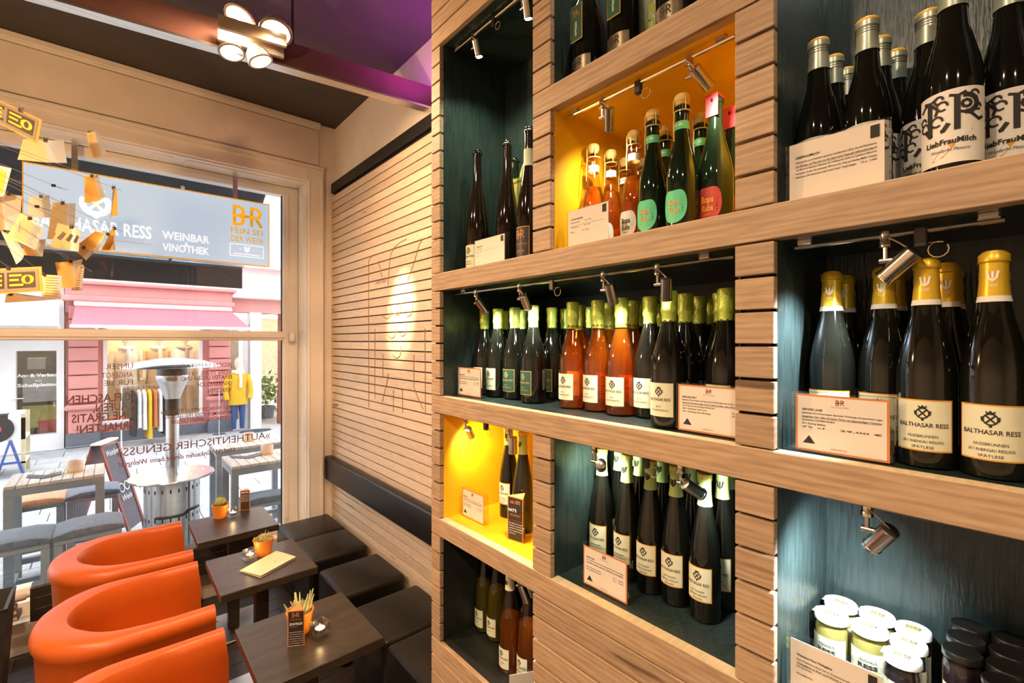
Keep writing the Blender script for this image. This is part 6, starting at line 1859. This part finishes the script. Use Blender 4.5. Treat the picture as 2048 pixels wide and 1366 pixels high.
# --- passage on the right
pg = thing('passage_house', 'pale house with an open passage right of the pink shop', 'building', (4.5, YF, ZS))
def gp(n, mb, m):
    o = part(n, mb, m, None); o.parent = pg; o.matrix_parent_inverse = Matrix.Translation(-pg.location); return o
gx0 = xr2; gx1 = F(500, 700).x; gx2 = F(522, 700).x
gp('door_post', MB().box((gx1, YF - .05, ZS), (gx2, YF + .3, 2.75)).box((gx0, YF + .1, 2.45), (gx1, YF + .25, 2.6)), 'white_paint')
gp('door_leaf', MB().box((gx1 - .12, YF + .1, ZS), (gx1 - .02, YF + .18, 2.45)).box((gx0 + .02, YF + .1, ZS), (gx1 - .12, YF + .18, ZS + .25)), 'white_paint')
gp('door_pane', MB().box((gx0 + .02, YF + .13, ZS + .25), (gx1 - .12, YF + .138, 2.45)), 'window_glass')
gp('door_grip', MB().tube([(gx1 - .16, YF + .06, .55), (gx1 - .16, YF + .03, .6), (gx1 - .16, YF + .03, .9), (gx1 - .16, YF + .06, .95)], .012), 'plastic_black')
gp('entry_room', MB().box((gx0, YF + 1.4, ZS), (gx1, YF + 1.45, 2.7)), 'shop_cream')
gp('wall_upper', MB().box((gx0, YF + .1, 2.75), (9, YF + .5, 3.15)).box((6.5, YF, ZS), (9, YF + .5, 2.75)), 'facade_pink')
gp('wall_top', MB().box((gx0, YF + .15, 3.15), (9, YF + .5, 9.5)), 'facade_pale')
gp('ledge', MB().cbox((gx0, YF - .1, 3.1), (9, YF + .2, 3.2), .02).cbox((gx0, YF - .05, 3.9), (9, YF + .2, 3.98), .02), 'facade_pale')
gp('passage_side', MB().box((gx2, YF + .3, ZS), (gx2 + .05, YF + 4.5, 2.75)).box((gx2, YF + 4.5, ZS), (8, YF + 4.55, 2.75)).box((gx2, YF + .3, 2.75), (8, YF + 4.5, 2.8)), 'passage_wall')
gp('passage_column', MB().lathe([(.26, 0), (.26, .9), (.24, .95), (.24, 3.0)], 20, (F(575, 750).x + .1, YF + .4), ZS), 'passage_red')
lamp('passage_light', 'POINT', (gx2 + .9, YF + 2.4, 2.5), 160, (1.0, 0.8, 0.55), radius=.1)
p = ony(533, 790, YF + 1.6)
t = thing('passage_plant', 'leafy potted plant in the passage right of the pink shop', 'potted plant', (p.x, p.y, ZS))
part('pot', MB().lathe([(.18, 0), (.24, .35), (.22, .35)], 16), 'plinth_grey', t, True)
mb = MB()
for i in range(260):
    c_ = Vector((random.gauss(0, .2), random.gauss(0, .2), .75 + random.gauss(0, .28)))
    a_ = Vector((random.uniform(-1, 1), random.uniform(-1, 1), random.uniform(-.3, 1))).normalized() * .09
    b_ = a_.cross(Vector((random.uniform(-1, 1), random.uniform(-1, 1), 1))).normalized() * .035
    mb.add([c_ - a_, c_ + b_, c_ + a_, c_ - b_], [(0, 1, 2, 3)])
o = part('foliage', mb, 'leaf_green', t); o['kind'] = 'stuff'

# --- patio heater
hc = ond(345, 683, 4.65)
ht = thing('patio_heater', 'steel mushroom patio heater with round table ring in front of the window', 'patio heater', (hc.x, hc.y, ZS))
def H_(v): return CH - (v - 683) * 4.65 / FPX - ZS
part('tank_housing', MB().lathe([(.228, .02), (.228, H_(952))], 32), 'steel', ht, True)
for k_ in range(2):
    mb = MB(); zz = H_((975, 1030)[k_])
    for i in range(22):
        a = 2 * PI * i / 22
        q = Vector((math.cos(a), math.sin(a), 0)); tn = Vector((-math.sin(a), math.cos(a), 0))
        mb.prism([q * .2275 + tn * .006 + Vector((0, 0, zz)), q * .2275 - tn * .006 + Vector((0, 0, zz)), q * .2275 - tn * .006 + Vector((0, 0, zz + .035)), q * .2275 + tn * .006 + Vector((0, 0, zz + .035))], q * .0015)
    o_ = part('vent_slot', mb, 'plastic_black', ht); o_['kind'] = 'stuff'
part('housing_seam', MB().box((.115, -.205, .02), (.125, -.195, H_(955))), 'street_metal', ht, rot=(0, 0, R(0)))
part('table_ring', MB().lathe([(.35, H_(952)), (.355, H_(952) + .01), (.35, H_(952) + .02), (.05, H_(952) + .022)], 40), 'steel', ht, True)
part('column', MB().lathe([(.056, H_(950)), (.056, H_(797))], 24).lathe([(.065, H_(950)), (.065, H_(950) + .03)], 24), 'steel', ht, True)
part('collar', MB().lathe([(.058, H_(830)), (.058, H_(797)), (.062, H_(797))], 24), 'dark_metal', ht, True)
part('burner_cone', MB().lathe([(.062, H_(797)), (.125, H_(762)), (.135, H_(758)), (.135, H_(750))], 28), 'steel', ht, True)
part('burner', MB().lathe([(.128, H_(751)), (.128, H_(733))], 28), 'dark_metal', ht, True)
part('reflector', MB().lathe([(.41, H_(734)), (.40, H_(731)), (.27, H_(722)), (.10, H_(716)), (.001, H_(715))], 40, caps=False).lathe([(.41, H_(734)), (.25, H_(728)), (.001, H_(724))], 40, caps=False), 'steel', ht, True)
part('strap', MB().tube([(.235 * math.cos(R(a)), .235 * math.sin(R(a)), H_(1020) + (.03 if a > -70 else 0)) for a in range(-130, -20, 10)], .012, 6), 'plastic_black', ht, True)
part('base', MB().lathe([(.25, 0), (.25, .03), (.235, .04)], 32), 'street_metal', ht, True)

# --- street tables and stools
ZT_ = .80
def bar_table(x0, x1, y0, y1, label):
    t = thing('street_table', label, 'table', ((x0 + x1) / 2, (y0 + y1) / 2, ZS), 0, 'grey street tables')
    hx, hy, h = (x1 - x0) / 2, (y1 - y0) / 2, ZT_ - ZS
    n = 9
    for i in range(n):
        a = -hx + i * 2 * hx / n
        part('top_slat', MB().cbox((a + .002, -hy, h - .028), (a + 2 * hx / n - .002, hy, h), .002), 'street_wood', t)
    part('frame_rail', MB().box((-hx, -hy, h - .09), (hx, -hy + .03, h - .029)).box((-hx, hy - .03, h - .09), (hx, hy, h - .029)).box((-hx, -hy + .03, h - .09), (-hx + .03, hy - .03, h - .029)).box((hx - .03, -hy + .03, h - .09), (hx, hy - .03, h - .029)), 'street_metal', t)
    for sx in (-1, 1):
        for sy in (-1, 1):
            part('leg', MB().cbox((sx * hx - (.06 if sx > 0 else 0), sy * hy - (.06 if sy > 0 else 0), 0), (sx * hx + (.06 if sx < 0 else 0), sy * hy + (.06 if sy < 0 else 0), h - .09), .003), 'street_metal', t)
    part('foot_rail', MB().box((-hx + .06, -.02, .14), (hx - .06, .02, .18)).box((-hx + .01, -hy + .06, .14), (-hx + .05, hy - .06, .18)).box((hx - .05, -hy + .06, .14), (hx - .01, hy - .06, .18)), 'street_metal', t)
    return t
bar_table(-.67, -.045, 5.62, 6.12, 'grey street table with slatted top at the left behind the felt cushions')
bar_table(.875, 1.60, 5.11, 5.65, 'grey street table with slatted top nearest the window jamb')
bar_table(.885, 1.62, 6.02, 6.52, 'grey street table with slatted top, the farther one near the window jamb')
def bar_stool(x0, x1, y0, y1, label, felt, zs=.485):
    t = thing('street_stool', label, 'stool', ((x0 + x1) / 2, (y0 + y1) / 2, ZS), 0, 'grey street stools')
    hx, hy, h = (x1 - x0) / 2, (y1 - y0) / 2, zs - ZS
    part('seat_frame', MB().cbox((-hx, -hy, h - .055), (hx, hy, h), .004), 'street_metal', t)
    for sx in (-1, 1):
        for sy in (-1, 1):
            part('leg', MB().box((sx * hx - (.05 if sx > 0 else 0), sy * hy - (.05 if sy > 0 else 0), 0), (sx * hx + (.05 if sx < 0 else 0), sy * hy + (.05 if sy < 0 else 0), h - .055)), 'street_metal', t)
    part('foot_rail', MB().box((-hx + .05, -hy + .005, .20), (hx - .05, -hy + .045, .25)).box((-hx + .05, hy - .045, .20), (hx - .05, hy - .005, .25)).box((-hx + .005, -hy + .05, .20), (-hx + .045, hy - .05, .25)).box((hx - .045, -hy + .05, .20), (hx - .005, hy - .05, .25)), 'street_metal', t)
    me = rbox('felt', (2 * hx + .03, 2 * hy + .03, .042), .018, felt, 3, dome=.01)
    for v in me.vertices:
        v.co.z += -.02 * (abs(v.co.x) / hx) ** 4 * (1 if abs(v.co.x) > hx * .9 else 0) + .004 * math.sin(v.co.x * 30) * math.cos(v.co.y * 25)
    c_ = thing('felt_cushion', label.replace('stool under', 'felt cushion') if False else felt.replace('felt_', '') + ' felt cushion on the ' + label, 'cushion', ((x0 + x1) / 2, (y0 + y1) / 2, zs + .001), R(random.uniform(-2, 2)), 'felt cushions on the street stools')
    put('pad', me, c_)
bar_stool(-.75, -.35, 4.98, 5.33, 'street stool outside the left edge of the window', 'felt_grey')
bar_stool(-.33, .07, 4.98, 5.33, 'street stool just behind the far armchair', 'felt_grey')
bar_stool(-.72, -.34, 6.16, 6.5, 'street stool on the far side of the left street table', 'felt_orange')
bar_stool(-.32, .06, 6.16, 6.5, 'street stool by the chalkboard', 'felt_grey')
bar_stool(.93, 1.32, 4.86, 5.08, 'street stool before the near right street table', 'felt_grey')
def lantern(u, v, label):
    p = onz(u, v, ZT_)
    t = thing('table_lantern', label, 'lantern', (p.x, p.y, ZT_))
    part('shade', MB().lathe([(.055, .012), (.06, .03), (.06, .095), (.056, .10), (.052, .095), (.052, .02)], 20), 'lantern', t, True)
    part('wood_base', MB().lathe([(.058, 0), (.058, .013)], 20), 'screw_orange', t, True)
lantern(150, 943, 'peach lantern on the left street table')
lantern(534, 908, 'peach lantern on the near right street table')
lantern(497, 882, 'peach lantern on the far right street table')
p = onz(115, 950, ZT_)
t = thing('ash_tray', 'glass ash tray on the left street table', 'ash tray', (p.x, p.y, ZT_)); part('bowl', MB().lathe([(.045, 0), (.05, .03), (.04, .03), (.035, .008)], 18), 'clear_glass', t, True)
for u0, v0, u1, v1, u2, v2, l in ((52, 956, 88, 957, 122, 949, 'dark folded drinks card on the left street table'), (463, 916, 499, 917, 527, 909, 'dark folded drinks card on the near right street table')):
    a, b, c_ = onz(u0, v0, ZT_ + .003), onz(u1, v1, ZT_ + .003), onz(u2, v2, ZT_ + .003)
    t = thing('drinks_card', l, 'menu', (b.x, b.y, ZT_))
    for s_, e_ in ((a, b), (b, c_)): part('leaf', MB().prism([s_ - b + Vector((0, 0, .003)), e_ - b + Vector((0, 0, .003)), e_ - b + Vector((0, .13, .003)), s_ - b + Vector((0, .13, .003))], (0, 0, .003)), 'chalkboard', t)

# --- A-frame chalkboard
cb_ = thing('chalkboard_stand', 'folding A-frame chalkboard with red-brown wooden frame on the pavement', 'chalkboard', (-.05, 7.08, ZS), R(-24))
def leaf(sgn):
    top, bot, hy = Vector((.02 * sgn, 0, 1.10)), Vector((.32 * sgn, 0, 0)), .19
    n_ = Vector((1.10, 0, .30 * sgn)).normalized() * .02 * sgn
    e_ = part('board_frame', MB().prism([top + Vector((0, -hy, 0)), bot + Vector((0, -hy, 0)), bot + Vector((0, -hy + .04, 0)), top + Vector((0, -hy + .04, 0))], n_).prism([top + Vector((0, hy - .04, 0)), bot + Vector((0, hy - .04, 0)), bot + Vector((0, hy, 0)), top + Vector((0, hy, 0))], n_).prism([top + Vector((0, -hy, 0)), top.lerp(bot, .04) + Vector((0, -hy, 0)), top.lerp(bot, .04) + Vector((0, hy, 0)), top + Vector((0, hy, 0))], n_), 'board_wood', cb_)
    part('board_face', MB().prism([top.lerp(bot, .04) + Vector((0, -hy + .04, 0)), top.lerp(bot, .9) + Vector((0, -hy + .04, 0)), top.lerp(bot, .9) + Vector((0, hy - .04, 0)), top.lerp(bot, .04) + Vector((0, hy - .04, 0))], n_ * .6), 'chalkboard', e_)
    if sgn > 0:
        ex_ = Vector((0, 1, 0)); ey_ = (top - bot).normalized()
        pr = Print2D().text('Weinbar', 0, -.16, .07, .26, shear=.3).ring(-.05, -.55, .05, .012, 12).ring(.06, -.55, .05, .012, 12).text('Wein', 0, -.70, .07, .2, shear=.3)
        put('chalk_writing', pr.flat('ink_white', top + n_ * 1.06, ex_, ey_), e_)
leaf(1); leaf(-1)
part('hinge_cap', MB().box((-.045, -.195, 1.095), (.045, .195, 1.115)), 'white_paint', cb_)

# --- record stand at the left
rs = thing('record_stand', 'wooden street stand with record boxes left of the pink shop', 'stand', (-1.55, 11.5, ZS))
for x_, y_ in ((-.5, -.3), (.42, -.3), (-.5, .3), (.42, .3)): part('post', MB().box((x_, y_, 0), (x_ + .05, y_ + .05, 1.05)), 'stand_wood', rs)
part('tray', MB().box((-.5, -.3, .62), (.47, .35, .66)).box((-.5, -.3, .66), (.47, -.27, .98)).box((-.5, .32, .66), (.47, .35, 1.05)), 'white_paint', rs)
part('lower_shelf', MB().box((-.5, -.3, .22), (.47, .35, .25)), 'white_paint', rs)
for x_ in (-.3, .3): part('trestle', MB().bar((x_ - .16, -.33, 0), (x_, -.31, .62), .04, .03).bar((x_ + .16, -.33, 0), (x_, -.31, .62), .04, .03).bar((x_ - .1, -.33, .25), (x_ + .1, -.33, .25), .03, .03), 'trestle_blue', rs)
for i, (x_, m_) in enumerate(((-.36, 'sleeve_grey'), (-.2, 'cloth_dark'), (-.02, 'cloth_white'), (.16, 'cloth_dark'), (.32, 'cloth_white'))):
    t = thing('record_sleeve', 'record sleeve in the street stand, %s from the left' % ORD[i], 'record', (-1.55 + x_, 11.55, ZS + .661), 0, 'record sleeves in the street stand')
    part('sleeve', MB().cbox((-.075, -.12, 0), (.075, .12, .36), .004), m_, t)
t = thing('vinyl_record', 'black vinyl record with pink label leaning on the street stand', 'record', (-1.42, 11.165, ZS + .66))
part('disc', MB().lathe([(.22, 0), (.22, .006)], 32), 'vinyl', t, True, (0, 0, .16), (R(90), 0, 0))
part('disc_label', MB().lathe([(.075, 0), (.075, .008)], 24), 'vinyl_label', t, True, (0, -.001, .16), (R(90), 0, 0))
